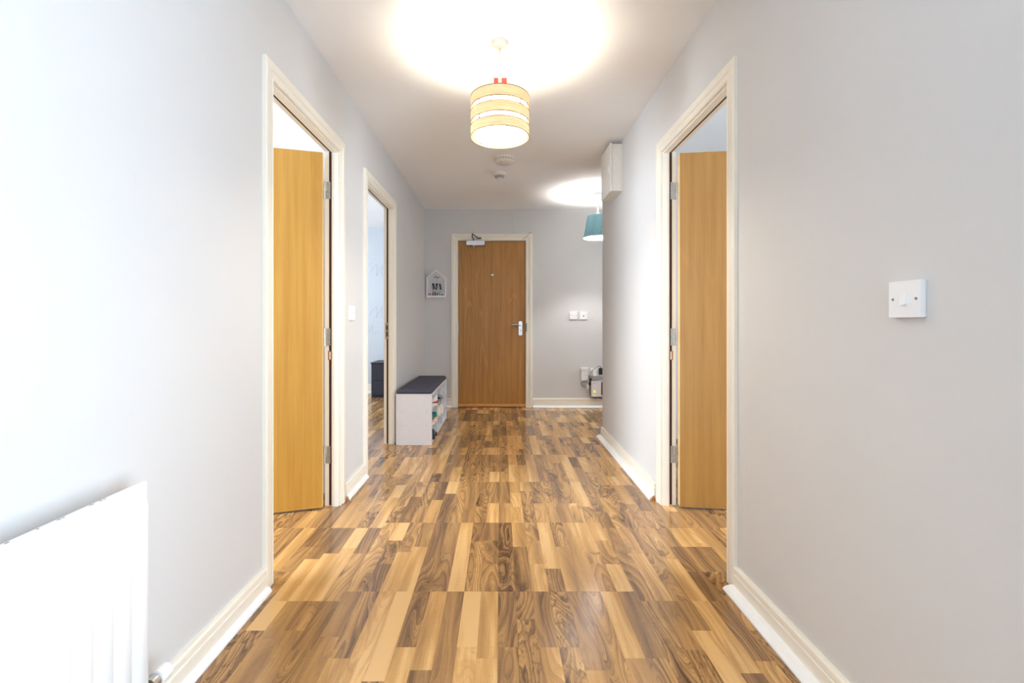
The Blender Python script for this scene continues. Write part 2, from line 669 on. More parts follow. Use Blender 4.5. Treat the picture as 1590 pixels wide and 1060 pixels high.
def strip_cuts(i, ya, yb):
    """strip runs of column i: (y0, y1)"""
    rnd = random.Random(1000 + i * 7)
    x = -0.0098 + SW * (i + 0.5)
    base = 1.813 + phase(x)
    per = 0.620
    k = math.floor((ya - base) / per) - 1
    out = []
    while base + k * per < yb:
        a, b_ = base + k * per, base + (k + 1) * per
        r = rnd.random()
        if r < 0.16:
            cs = []
        elif r < 0.86:
            cs = [rnd.choice((0.27, 0.34, 0.42, 0.5, 0.58, 0.66, 0.73))]
        else:
            cs = [0.33, 0.68]
        e = [a] + [a + per * q for q in cs] + [b_]
        out += list(zip(e, e[1:]))
        k += 1
    return [(max(p, ya), min(q, yb)) for p, q in out if q > ya + 0.01 and p < yb - 0.01]


def regions(x):
    """y ranges of floor for a column at x"""
    if XL - 0.005 < x < XR + 0.005:
        return [(0.55, YB)]
    if XR < x <= 1.75:
        return [(1.60, YC - TW), (YC, YB)]
    if -1.75 <= x < XL:
        return [(1.60, 2.85), (2.93, 6.86)]
    if -2.6 <= x < -1.75:
        return [(4.2, 6.86)]
    return []


cells = []
i0, i1 = int(-2.6 / SW) - 1, int(1.75 / SW) + 1
for i in range(i0, i1):
    xa, xb = -0.0098 + SW * i, -0.0098 + SW * (i + 1)
    for (ya, yb) in regions((xa + xb) / 2):
        for (p, q) in strip_cuts(i, ya, yb):
            cells.append((xa, xb, p, q))


def seen_size(cl):
    xa, xb, p, q = cl
    xm, ym = (xa + xb) / 2, (p + q) / 2
    px, py = 777.5 + F * xm / ym, 499 + F * CZ / ym
    w = F * SW / ym
    h = F * CZ * (1 / max(p, 0.3) - 1 / q)
    off = 0 if (0 < px < 1590 and F * CZ / q + 499 < 1060) else 1
    hidden = 0
    if xm > XR + 0.02 and not (1027 < px < 1130 and py > 787) and not (ym > YC and px < 936):
        hidden = 1
    if xm < XL - 0.02 and not (414 < px < 500 and py > 788) and not (566 < px < 602):
        hidden = 1
    if -0.9 < xm < -0.6 and 3.97 < ym < 5.04:
        hidden = 1
    return (w * h) * (0.0 if off else 1.0) * (0.02 if hidden else 1.0)


cells.sort(key=seen_size, reverse=True)
KINDS = [(0.95, 0.10), (0.84, 0.15), (0.66, 0.20), (0.88, 0.35), (0.72, 0.50), (0.70, 0.70), (0.78, 0.85), (0.74, 0.95), (0.52, 0.30), (0.84, 0.70), (0.62, 0.55)]


def plank_into(bm, cl, uvl, col):
    xa, xb, p, q = cl
    g = 0.00018
    ins, zt, zb = 0.00025, 0.0, -0.0085
    rnd = random.Random(int(xa * 1e4) * 31 + int(p * 1e4))
    tone, fig = rnd.choice(KINDS)
    tone += rnd.uniform(-0.08, 0.08)
    fig = min(1, max(0.05, fig + rnd.uniform(-0.08, 0.08)))
    seed = rnd.random()
    P = [(xa + g, p + g), (xb - g, p + g), (xb - g, q - g), (xa + g, q - g)]
    T = [(xa + g + ins, p + g + ins), (xb - g - ins, p + g + ins), (xb - g - ins, q - g - ins), (xa + g + ins, q - g - ins)]
    lo = [bm.verts.new((x, y, zb)) for x, y in P]
    to = [bm.verts.new((x, y, zt)) for x, y in P]
    fs = [bm.faces.new(to)]
    for k in range(4):
        j = (k + 1) % 4
        fs.append(bm.faces.new((lo[k], lo[j], to[j], to[k])))
    for f in fs:
        for l in f.loops:
            l[uvl].uv = (l.vert.co.x - xa, l.vert.co.y - p)
            l[col] = (tone, fig, seed, 1)


def plank_mesh(cls, name):
    bm = bmesh.new()
    uvl = bm.loops.layers.uv.new('uv')
    col = bm.loops.layers.float_color.new('pk')
    for cl in cls:
        plank_into(bm, cl, uvl, col)
    me = bpy.data.meshes.new(name)
    bm.to_mesh(me)
    bm.free()
    me.materials.append(M['lam'])
    o = bpy.data.objects.new(name, me)
    COL.objects.link(o)
    o.parent = FLOOR
    return o


for cl in cells[:300]:
    plank_mesh([cl], 'plank')
rest = plank_mesh(cells[300:], 'remaining_planks')
rest['kind'] = 'stuff'


# ------------------------------------------------------------------ skirting
def baseboard(name, p0, p1, nrm, h=0.095, bead=0.018, ends=(0, 0)):
    """straight run from p0 to p1 on a wall whose inner normal is nrm"""
    p0, p1, nrm = Vector((*p0, 0)), Vector((*p1, 0)), Vector((*nrm, 0))
    th = 0.018
    prof = [(0, 0), (th, 0), (th, h * 0.66), (th - 0.005, h * 0.69), (th - 0.005, h * 0.74), (th - 0.001, h * 0.77), (th - 0.002, h * 0.93), (th - 0.007, h), (0, h)]
    b = B()
    ring = lambda p: [p + nrm * d + Vector((0, 0, z)) for d, z in prof]
    b.loft([ring(p0), ring(p1)])
    o = struct(b.build(name, M['trim']))
    b = B()
    bp = [(th, 0.0005), (th + bead, 0.0005), (th + bead, 0.006), (th + bead * 0.75, 0.015), (th + bead * 0.35, 0.022), (th, 0.024)]
    d = (p1 - p0).normalized()
    ring = lambda p, s: [p + nrm * a + Vector((0, 0, z)) + d * (s * (a - th)) for a, z in bp]
    b.loft([ring(p0, -0.3 * ends[0]), ring(p1, 0.3 * ends[1])])
    q = b.build('floor_bead', M['bead'], o)
    for e, p, s in ((ends[0], p0, -1), (ends[1], p1, 1)):
        if e == 2:
            b = B()
            b.prism([p + nrm * (th - 0.004) + Vector((0, 0, 0.001)), p + nrm * (th + bead * 0.7) + Vector((0, 0, 0.001)), p + nrm * (th + 0.004) + Vector((0, 0, 0.022))], d * s * 0.022)
            b.build('bare_wood_end', M['wood_raw'], o)
    return o


AO = 0.079      # architrave outer distance from the opening
baseboard('baseboard_left', (XL, Y0), (XL, OP[1][0] - AO), (1, 0), bead=0.018, ends=(0, 1))
baseboard('baseboard_left', (XL, OP[1][1] + AO + 0.022), (XL, OP[2][0] - AO), (1, 0), bead=0.020, ends=(2, 1))
baseboard('baseboard_left', (XL, OP[2][1] + AO), (XL, YB), (1, 0), bead=0.018)
baseboard('baseboard_right', (XR, 0.68), (XR, OP[3][0] - AO), (-1, 0), bead=0.036, ends=(0, 1))
baseboard('baseboard_right', (XR, OP[3][1] + AO + 0.022), (XR, YC), (-1, 0), bead=0.036, ends=(2, 1))
baseboard('baseboard_back', (XL, YB), (DB[0] - 0.081, YB), (0, -1), h=0.112, bead=0.022)
baseboard('baseboard_back', (DB[1] + 0.089, YB), (3.0, YB), (0, -1), h=0.112, bead=0.040)
baseboard('baseboard_bedroom', (-4.06, 6.86), (XL - TW, 6.86), (0, -1), h=0.13)
baseboard('baseboard_alcove', (XR, YC), (3.0, YC), (0, 1))


# ------------------------------------------------------------------ doors
def sweep_architrave(door, mp, a0, a1, top, w0, prof, mat):
    """three mitred lengths around the opening a0..a1, height top"""
    # profile: (distance outward from the opening edge, proud of wall)
    L = [[mp(a0 - d, -t, z) for d, t in prof] for z in (0.0, None) if z is not None]
    legs = []
    legs.append(([mp(a0 - d, -t, 0.0) for d, t in prof], [mp(a0 - d, -t, top + d) for d, t in prof]))
    legs.append(([mp(a0 - d, -t, top + d) for d, t in prof], [mp(a1 + d, -t, top + d) for d, t in prof]))
    legs.append(([mp(a1 + d, -t, 0.0) for d, t in prof], [mp(a1 + d, -t, top + d) for d, t in prof]))
    for r0, r1 in legs:
        b = B()
        b.loft([r0, r1])
        b.build('architrave', mat, door)


ARCH = [(0.010, 0.0), (0.010, 0.009), (0.016, 0.013), (0.020, 0.011), (0.040, 0.012), (0.044, 0.016), (0.049, 0.018), (0.074, 0.018), (0.079, 0.015), (0.079, 0.0)]


def hinge_on(door, mp, u, vk, z, sgn, lift=0.0):
    """steel hinge: plate on the jamb rebate, knuckle and the second plate"""
    b = B()
    e = 0.0016
    b.box(u - e * sgn, u, vk - 0.030, vk - 0.010, z, z + 0.098, mp)
    b.box(u - e * sgn * 1.2, u, vk - 0.012, vk, z, z + 0.046, mp)
    b.build('hinge', M['steel'], door)
    k = B()
    for j, (za, zb) in enumerate(((0.0, 0.046), (0.0475, 0.098))):
        k.cyl(mp(u - 0.006 * sgn, vk + 0.002, z + za), mp(u - 0.006 * sgn, vk + 0.002, z + zb), 0.0055, seg=10)
    return k.build('hinge_knuckle', M['chrome'], door, smooth=True)


def side_door(n, s, key, leaf_mat, swing, hinge_far=True, keep=False):
    a0, a1 = OP[key]
    xf = XR if s > 0 else XL
    mp = lambda u, v, z: Vector((xf + s * v, u, z))
    d = thing('door_%d' % n, None, None, (xf, (a0 + a1) / 2, 0), kind='structure')
    sweep_architrave(d, mp, a0, a1, HT, 0, ARCH, M['trim'])
    # lining with its rebate
    prof = [(0.0, 0.0), (0.0, 0.034), (0.012, 0.034), (0.012, TW), (LIN, TW), (LIN, 0.0)]
    for side in (0, 1, 2):
        b = B()
        if side == 0:
            r0 = [mp(a0 - q, v, 0.0) for q, v in prof]
            r1 = [mp(a0 - q, v, HT + q) for q, v in prof]
        elif side == 1:
            r0 = [mp(a1 + q, v, 0.0) for q, v in prof]
            r1 = [mp(a1 + q, v, HT + q) for q, v in prof]
        else:
            r0 = [mp(a0 - q, v, HT + q) for q, v in prof]
            r1 = [mp(a1 + q, v, HT + q) for q, v in prof]
        b.loft([r0, r1])
        b.build('lining', M['trim'], d)
    # brown intumescent strips let into the rebate
    for side in (0, 1, 2):
        b = B()
        if side == 0:
            b.box(a0 - 0.0135, a0 - 0.0105, 0.041, 0.054, 0.004, HT + 0.010, mp)
        elif side == 1:
            b.box(a1 + 0.0105, a1 + 0.0135, 0.041, 0.054, 0.004, HT + 0.010, mp)
        else:
            b.box(a0 - 0.010, a1 + 0.010, 0.041, 0.054, HT + 0.0105, HT + 0.0135, mp)
        b.build('intumescent_strip', M['darkgap'], d)
    uh = a1 + 0.012 if hinge_far else a0 - 0.012
    sg = 1 if hinge_far else -1
    zs = (0.243, 0.917, 1.757)
    for z in zs:
        hinge_on(d, mp, uh - 0.0014 * sg, TW - 0.002, z, sg)
    if hinge_far:
        b = B()
        b.box(uh - 0.0035, uh - 0.0016, 0.037, 0.059, 0.834, 0.886, mp)
        b.build('wood_packer', M['wood_raw'], d)
        b = B()
        b.box(uh - 0.0045, uh - 0.0034, 0.044, 0.052, 0.839, 0.881, mp)
        b.build('packer_centre', M['trim'], d)
    if keep:
        # latch keep on the far jamb
        b = B()
        b.box(a1 + 0.009, a1 + 0.0118, 0.036, 0.064, 0.905, 1.045, mp)
        b.bevel(0.001)
        b.build('latch_keep', M['steel'], d)
        for za, zb in ((0.925, 0.968), (0.982, 1.022)):
            b = B()
            b.box(a1 + 0.0082, a1 + 0.0092, 0.042, 0.056, za, zb, mp)
            b.build('keep_slot', M['ink'], d)
    # leaf, hung on its own pivot
    wl = (a1 - a0) + 0.024 - 0.006
    th = 0.044
    b = B()
    x0, x1 = (-0.048, -0.004) if s > 0 else (0.004, 0.048)
    ya, yb = (-0.004 - wl, -0.004) if hinge_far else (0.004, 0.004 + wl)
    b.box(x0, x1, ya, yb, 0.011, 2.004)
    b.bevel(0.0015)
    lf = b.build('leaf', leaf_mat, d, local=True)
    pv = mp(uh - 0.006 * sg, TW + 0.004, 0) - Vector(d.location)
    lf.location = pv
    lf.rotation_euler = (0, 0, R(swing))
    # lipping down the hinge edge
    b = B()
    ye = -0.0035 if hinge_far else 0.0035
    b.box(x0 + 0.001, x1 - 0.001, ye - 0.0004, ye + 0.0004, 0.013, 2.002)
    b.build('lipping', M['edge'], lf, local=True)
    return d


side_door(1, -1, 1, M['door_left'], -73)
side_door(2, -1, 2, M['door_left'], 93, hinge_far=False, keep=True)
side_door(3, 1, 3, M['door_right'], 83)


def front_door():
    a0, a1 = DB
    top = 2.045
    mp = lambda u, v, z: Vector((u, YB + v, z))
    d = thing('door_4', None, None, ((a0 + a1) / 2, YB, 0), kind='structure')
    prof = [(0.003, 0.0), (0.003, 0.012), (0.016, 0.014), (0.020, 0.012), (0.046, 0.013), (0.051, 0.018), (0.081, 0.018), (0.085, 0.014), (0.085, 0.0)]
    sweep_architrave(d, mp, a0, a1, top + 0.004, 0, prof, M['trim'])
    b = B()
    b.box(a0 - 0.029, a0 - 0.003, 0.001, 0.095, 0, top + 0.029, mp)
    b.box(a1 + 0.003, a1 + 0.029, 0.001, 0.095, 0, top + 0.029, mp)
    b.box(a0 - 0.003, a1 + 0.003, 0.001, 0.095, top + 0.004, top + 0.029, mp)
    b.box(a0 - 0.003, a1 + 0.003, 0.060, 0.095, 0, top + 0.004, mp)
    b.build('lining', M['trim'], d)
    b = B()
    b.box(a0, a1, 0.004, 0.054, 0.008, top, mp)
    b.bevel(0.001)
    lf = b.build('leaf', M['door_back'], d)
    b = B()
    b.prism([mp(a0 + 0.002, 0.0035, 0.006), mp(a0 + 0.002, -0.012, 0.008), mp(a0 + 0.002, -0.012, 0.016), mp(a0 + 0.002, 0.0035, 0.040)], (a1 - a0 - 0.004, 0, 0))
    b.build('weather_bar', M['door_bar'], lf)
    for z in (1.795, 0.93, 0.24):
        b = B()
        for za, zb in ((0, 0.033), (0.0345, 0.066), (0.0675, 0.10)):
            b.cyl(mp(a0 - 0.003, -0.005, z + za), mp(a0 - 0.003, -0.005, z + zb), 0.0085, seg=10)
        b.build('hinge', M['steel'], d, smooth=True)
    # peephole
    b = B()
    b.lathe([(0.008, 0.006), (0.011, 0.004), (0.012, 0.0), (0.012, -0.004)], mp(-0.103, 0.004, 1.629) - Vector((0, 0.006, 0)), 'y', 14)
    b.build('peephole', M['chrome'], lf, smooth=True)
    b = B()
    b.lathe([(0.006, -0.0075), (0.006, -0.006)], mp(-0.103, 0.004, 1.629), 'y', 12)
    b.build('peephole_lens', M['ink'], lf, smooth=True)
    # lever handle on a back plate
    cx, zt, zb = 0.243, 1.057, 0.885
    b = B()
    w = 0.022
    pts = []
    for ccx, ccz, t0 in ((cx + w - 0.012, zt - 0.012, 0), (cx - w + 0.012, zt - 0.012, 90), (cx - w + 0.012, zb + 0.012, 180), (cx + w - 0.012, zb + 0.012, 270)):
        for q in range(5):
            t = R(t0 + q * 22.5)
            pts.append(mp(ccx + 0.012 * math.cos(t), 0.004, ccz + 0.012 * math.sin(t)))
    b.prism(pts, (0, -0.009, 0))
    b.bevel(0.002, angle=50)
    b.build('handle_plate', M['chrome'], lf)
    b = B()
    b.tube(smooth_pts([mp(cx, -0.004, 1.004), mp(cx - 0.001, -0.030, 1.004), mp(cx - 0.010, -0.046, 1.008), mp(cx - 0.040, -0.052, 1.014), mp(cx - 0.080, -0.050, 1.015), mp(cx - 0.108, -0.046, 1.010)], 5), 0.0075, seg=10)
    b.build('lever', M['chrome'], lf, smooth=True)
    b = B()
    b.lathe([(0.011, -0.0055), (0.011, -0.0085), (0.009, -0.0095)], mp(cx, 0, 0.945), 'y', 16)
    b.build('thumb_turn_rose', M['steel'], lf, smooth=True)
    b = B()
    b.box(cx - 0.003, cx + 0.003, -0.020, -0.0095, 0.937, 0.953, mp)
    b.build('thumb_turn', M['steel'], lf)
    b = B()
    b.box(a1 + 0.004, a1 + 0.018, -0.0135, -0.010, 0.93, 1.035, mp)
    b.build('latch_keep', M['darkmetal'], d)
    # overhead closer: body on the leaf, two arms up to the frame
    b = B()
    b.box(-0.418, -0.196, -0.050, 0.004, 1.988, 2.043, mp)
    b.bevel(0.004, 2)
    b.build('door_closer_body', M['chrome'], lf)
    b = B()
    b.cyl(mp(-0.333, -0.026, 1.988), mp(-0.333, -0.026, 1.972), 0.011, seg=14)
    b.build('closer_spindle', M['chrome'], lf, smooth=True)
    b = B()
    b.tube([mp(-0.333, -0.026, 2.043), mp(-0.334, -0.030, 2.062), mp(-0.346, -0.075, 2.085), mp(-0.346, -0.078, 2.125)], 0.007, seg=8)
    b.build('closer_arm', M['darkmetal'], lf, smooth=True)
    b = B()
    b.tube([mp(-0.346, -0.078, 2.122), mp(-0.282, -0.030, 2.078)], 0.0065, seg=8)
    b.box(-0.292, -0.238, -0.038, -0.012, 2.070, 2.082, mp)
    b.build('closer_arm', M['darkmetal'], lf)
    return d


front_door()

# ------------------------------------------------------------------ pendant light with veneer shade
LY, LX = 2.30, -0.004


def pendant_wood():
    t = thing('pendant_light', 'lit pendant light with banded wood veneer drum shade over the middle of the hall', 'ceiling light', (LX, LY, H))
    b = B()
    b.lathe([(0.001, H - 0.030), (0.034, H - 0.030), (0.040, H - 0.024), (0.042, H - 0.001), (0.001, H - 0.001)], (LX, LY, 0), 'z', 32)
    b.build('ceiling_rose', M['rose'], t, smooth=True)
    b = B()
    b.cyl((LX, LY, H - 0.03), (LX, LY, 2.235), 0.0042, seg=10)
    b.build('flex', M['rose'], t, smooth=True)
    b = B()
    b.lathe([(0.001, 2.245), (0.010, 2.240), (0.018, 2.215), (0.018, 2.150), (0.021, 2.148), (0.021, 2.120), (0.001, 2.120)], (LX, LY, 0), 'z', 20)
    b.build('lamp_holder', M['white'], t, smooth=True)
    b = B()
    b.box(LX - 0.030, LX - 0.008, LY - 0.021, LY - 0.010, 2.196, 2.252)
    b.box(LX + 0.008, LX + 0.034, LY - 0.021, LY - 0.010, 2.196, 2.252)
    b.bevel(0.002)
    b.build('red_holder_clip', M['red'], t)
    # spider ring and arms
    b = B()
    b.lathe([(0.022, 2.152), (0.027, 2.152), (0.027, 2.146), (0.022, 2.146), (0.022, 2.152)], (LX, LY, 0), 'z', 20, caps=False)
    for k in range(3):
        a = R(90 + 120 * k)
        b.tube([(LX + 0.025 * math.cos(a), LY + 0.025 * math.sin(a), 2.149), (LX + 0.141 * math.cos(a), LY + 0.141 * math.sin(a), 2.155)], 0.002, seg=6)
    b.build('shade_carrier', M['white'], t)
    rad = 0.1445
    for (za, zb) in ((2.110, 2.162), (2.0376, 2.0876), (1.968, 2.0158)):
        b = B()
        b.lathe([(rad, za), (rad, zb), (rad - 0.0016, zb), (rad - 0.0016, za), (rad, za)], (LX, LY, 0), 'z', 64, caps=False)
        sb = b.build('shade_band', M['shade_wood'], t, smooth=True)
        for zz in (za, zb):
            b = B()
            b.lathe([(rad + 0.0006, zz - 0.0017), (rad + 0.0006, zz + 0.0017), (rad - 0.0020, zz + 0.0017), (rad - 0.0020, zz - 0.0017), (rad + 0.0006, zz - 0.0017)], (LX, LY, 0), 'z', 64, caps=False)
            b.build('band_edge', M['shade_edge'], sb, smooth=True)
    for k in range(4):
        a = R(45 + 90 * k)
        ca, sa = math.cos(a), math.sin(a)
        b = B()
        b.tube([(LX + (rad - 0.006) * ca, LY + (rad - 0.006) * sa, 1.974), (LX + (rad - 0.006) * ca, LY + (rad - 0.006) * sa, 2.158)], 0.0035, seg=6)
        for zz in (2.000, 2.027, 2.099):
            b.ball((LX + (rad - 0.005) * ca, LY + (rad - 0.005) * sa, zz), 0.006, 1)
        b.build('shade_bracket', M['grey'], t)
    b = B()
    b.lathe([(0.013, 2.118), (0.014, 2.100), (0.026, 2.080), (0.032, 2.058), (0.030, 2.036), (0.020, 2.020), (0.001, 2.014)], (LX, LY, 0), 'z', 16)
    b.build('bulb', M['bulb_warm'], t, smooth=True)
    b = B()
    b.lathe([(0.131, 1.976), (0.131, 2.150)], (LX, LY, 0), 'z', 48, caps=False)
    b.build('inner_diffuser', M['diffuser'], t, smooth=True)
    return t


pendant_wood()

TX, TY = 1.05, 5.01


def pendant_teal():
    t = thing('pendant_light', 'lit pendant light with tapered teal shade hanging beyond the wall corner', 'ceiling light', (TX, TY, H))
    b = B()
    b.lathe([(0.001, H - 0.028), (0.034, H - 0.028), (0.042, H - 0.020), (0.042, H - 0.001), (0.001, H - 0.001)], (TX, TY, 0), 'z', 28)
    b.build('ceiling_rose', M['white'], t, smooth=True)
    b = B()
    b.cyl((TX, TY, H - 0.028), (TX, TY, 2.205), 0.008, seg=10)
    b.build('flex', M['white'], t, smooth=True)
    b = B()
    b.lathe([(0.001, 2.235), (0.018, 2.225), (0.020, 2.168), (0.001, 2.168)], (TX, TY, 0), 'z', 18)
    for k in range(3):
        a = R(30 + 120 * k)
        b.tube([(TX, TY, 2.185), (TX + 0.108 * math.cos(a), TY + 0.108 * math.sin(a), 2.190)], 0.002, seg=6)
    b.build('lamp_holder', M['white'], t)
    b = B()
    b.lathe([(0.157, 1.956), (0.111, 2.196)], (TX, TY, 0), 'z', 48, caps=False)
    sh = b.build('shade', M['shade_teal'], t, smooth=True)
    b = B()
    b.lathe([(0.1555, 1.957), (0.1095, 2.195)], (TX, TY, 0), 'z', 48, caps=False)
    b.build('shade_lining', M['shade_lining'], sh, smooth=True)
    b = B()
    b.lathe([(0.012, 2.168), (0.014, 2.160), (0.026, 2.146), (0.028, 2.130), (0.018, 2.112), (0.001, 2.106)], (TX, TY, 0), 'z', 16)
    b.build('bulb', M['bulb_cool'], t, smooth=True)


pendant_teal()


# ------------------------------------------------------------------ detectors
def detector_big():
    x, y = 0.033, 3.93
    t = thing('smoke_alarm', 'round white smoke alarm with a grille band, nearer the veneer lamp', 'smoke alarm', (x, y, H))
    b = B()
    b.lathe([(0.001, H), (0.084, H), (0.084, H - 0.010), (0.080, H - 0.014), (0.001, H - 0.014)], (x, y, 0), 'z', 40)
    b.build('mounting_base', M['offwhite'], t, smooth=True)
    b = B()
    b.lathe([(0.001, H - 0.014), (0.078, H - 0.014), (0.080, H - 0.026), (0.001, H - 0.026)], (x, y, 0), 'z', 40)
    b.build('grille_band', M['grey'], t, smooth=True)
    for k in range(20):
        a = 2 * PI * k / 20
        b = B()
        ca, sa = math.cos(a), math.sin(a)
        b.tube([(x + 0.080 * ca, y + 0.080 * sa, H - 0.014), (x + 0.081 * ca, y + 0.081 * sa, H - 0.026)], 0.006, seg=6)
        b.build('grille_rib', M['offwhite'], t)
    b = B()
    b.lathe([(0.001, H - 0.026), (0.082, H - 0.026), (0.080, H - 0.036), (0.066, H - 0.044), (0.001, H - 0.046)], (x, y, 0), 'z', 40)
    b.build('cover', M['offwhite'], t, smooth=True)
    b = B()
    b.lathe([(0.001, H - 0.047), (0.006, H - 0.047), (0.006, H - 0.040), (0.001, H - 0.040)], (x - 0.035, y - 0.040, 0), 'z', 12)
    b.build('test_button', M['grey'], t, smooth=True)


def detector_small():
    x, y = -0.012, 4.33
    t = thing('smoke_alarm', 'small stepped grey white heat detector on the ceiling, nearer the front door', 'smoke alarm', (x, y, H))
    b = B()
    b.lathe([(0.001, H), (0.065, H), (0.065, H - 0.012), (0.062, H - 0.024), (0.048, H - 0.030), (0.001, H - 0.030)], (x, y, 0), 'z', 36)
    b.build('mounting_base', M['offwhite'], t, smooth=True)
    b = B()
    b.lathe([(0.001, H - 0.030), (0.046, H - 0.030), (0.044, H - 0.040), (0.034, H - 0.048), (0.001, H - 0.048)], (x, y, 0), 'z', 32)
    b.build('sensor_ring', M['grey'], t, smooth=True)
    b = B()
    b.lathe([(0.001, H - 0.048), (0.026, H - 0.048), (0.024, H - 0.058), (0.012, H - 0.064), (0.001, H - 0.065)], (x, y, 0), 'z', 24)
    b.build('sensor_tip', M['offwhite'], t, smooth=True)


detector_big()
detector_small()


# ------------------------------------------------------------------ consumer unit on the wall
def wall_box():
    t = thing('fuse_box', 'cream metal fuse box high on the wall under the ceiling', 'fuse box', (XR, 3.67, 2.045))
    b = B()
    b.box(0.848, XR - 0.0005, 3.530, 3.826, 2.050, 2.408)
    b.bevel(0.004, 2)
    b.build('body', M['offwhite'], t)
    b = B()
    b.box(0.831, 0.846, 3.524, 3.830, 2.045, 2.412)
    b.bevel(0.004, 2)
    b.build('lid', M['offwhite'], t)
    b = B()
    b.box(0.826, 0.8315, 3.55, 3.575, 2.20, 2.25)
    b.bevel(0.001)
    b.build('lid_catch', M['white'], t)


wall_box()


# ------------------------------------------------------------------ switches and plates
def rocker_switch(name, label, xw, s, yc, zc, size=0.086, depth=0.014, box_d=0.0):
    mp = lambda a, v, z: Vector((xw - s * v, yc + a, zc + z))
    t = thing(name, label, 'light switch', (xw, yc, zc))
    h = size / 2
    d0 = 0.0005
    if box_d:
        b = B()
        b.box(-h + 0.001, h - 0.001, d0, box_d, -h + 0.001, h - 0.001, mp)
        b.bevel(0.002)
        b.build('back_box', M['grey_box'], t)
        d0 = box_d
    b = B()
    b.box(-h, h, d0, d0 + depth, -h, h, mp)
    b.bevel(0.003, 2)
    b.build('plate', M['white'], t)
    f = d0 + depth
    b = B()
    r = 0.0075
    b.prism([mp(-r, f - 0.001, 0.013), mp(-r, f + 0.002, 0.013), mp(-r, f + 0.0065, -0.013), mp(-r, f - 0.001, -0.013)], mp(r, 0, 0) - mp(-r, 0, 0))
    b.build('rocker', M['white'], t)
    for sg in (-1, 1):
        b = B()
        c = mp(sg * 0.0302, f, 0)
        b.lathe([(0.0032, 0.0), (0.0032, -s * 0.0006), (0.0004, -s * 0.0006)], c, 'x', 12)
        sc = b.build('screw', M['steel'], t)
        b = B()
        b.box(sg * 0.0302 - 0.0026, sg * 0.0302 + 0.0026, f + 0.0004, f + 0.0010, -0.0006, 0.0006, mp)
        b.build('screw_slot', M['ink'], sc)
    return t


M['grey_box'] = plain('switch_back_box', (0.80, 0.79, 0.78, 1), 0.5, var=0.03)
rocker_switch('light_switch', 'white single rocker light switch on its own on the blank grey wall', XR, 1, 1.053, 1.106, 0.083, 0.009, 0.005)
rocker_switch('light_switch', 'small white light switch on the narrow wall between two door frames', XL, -1, 2.877, 1.108, 0.086, 0.012)


def blank_plate(label, xc, hole):
    t = thing('wall_plate', label, 'wall plate', (xc, YB, 1.131), group='white plates beside the front door')
    b = B()
    b.box(xc - 0.046, xc + 0.046, YB - 0.013, YB - 0.0005, 1.083, 1.179)
    b.bevel(0.003, 2)
    b.build('plate', M['white'], t)
    if hole:
        b = B()
        b.lathe([(0.006, YB - 0.0142), (0.006, YB - 0.0125)], (xc, 0, 1.123), 'y', 14)
        b.build('socket_hole', M['ink'], t)
        b = B()
        b.lathe([(0.009, YB - 0.0138), (0.009, YB - 0.0125)], (xc, 0, 1.123), 'y', 14)
        b.build('socket_collar', M['grey'], t)
    else:
        for sg in (-1, 1):
            b = B()
            b.lathe([(0.004, YB - 0.0138), (0.004, YB - 0.0125)], (xc + sg * 0.030, 0, 1.131), 'y', 12)
            b.build('screw', M['grey'], t)


blank_plate('plain white blanking plate beside the front door, the one nearer the handle', 0.894, False)
blank_plate('white wall plate with a small dark hole in its middle, nearer the wall corner', 1.017, True)


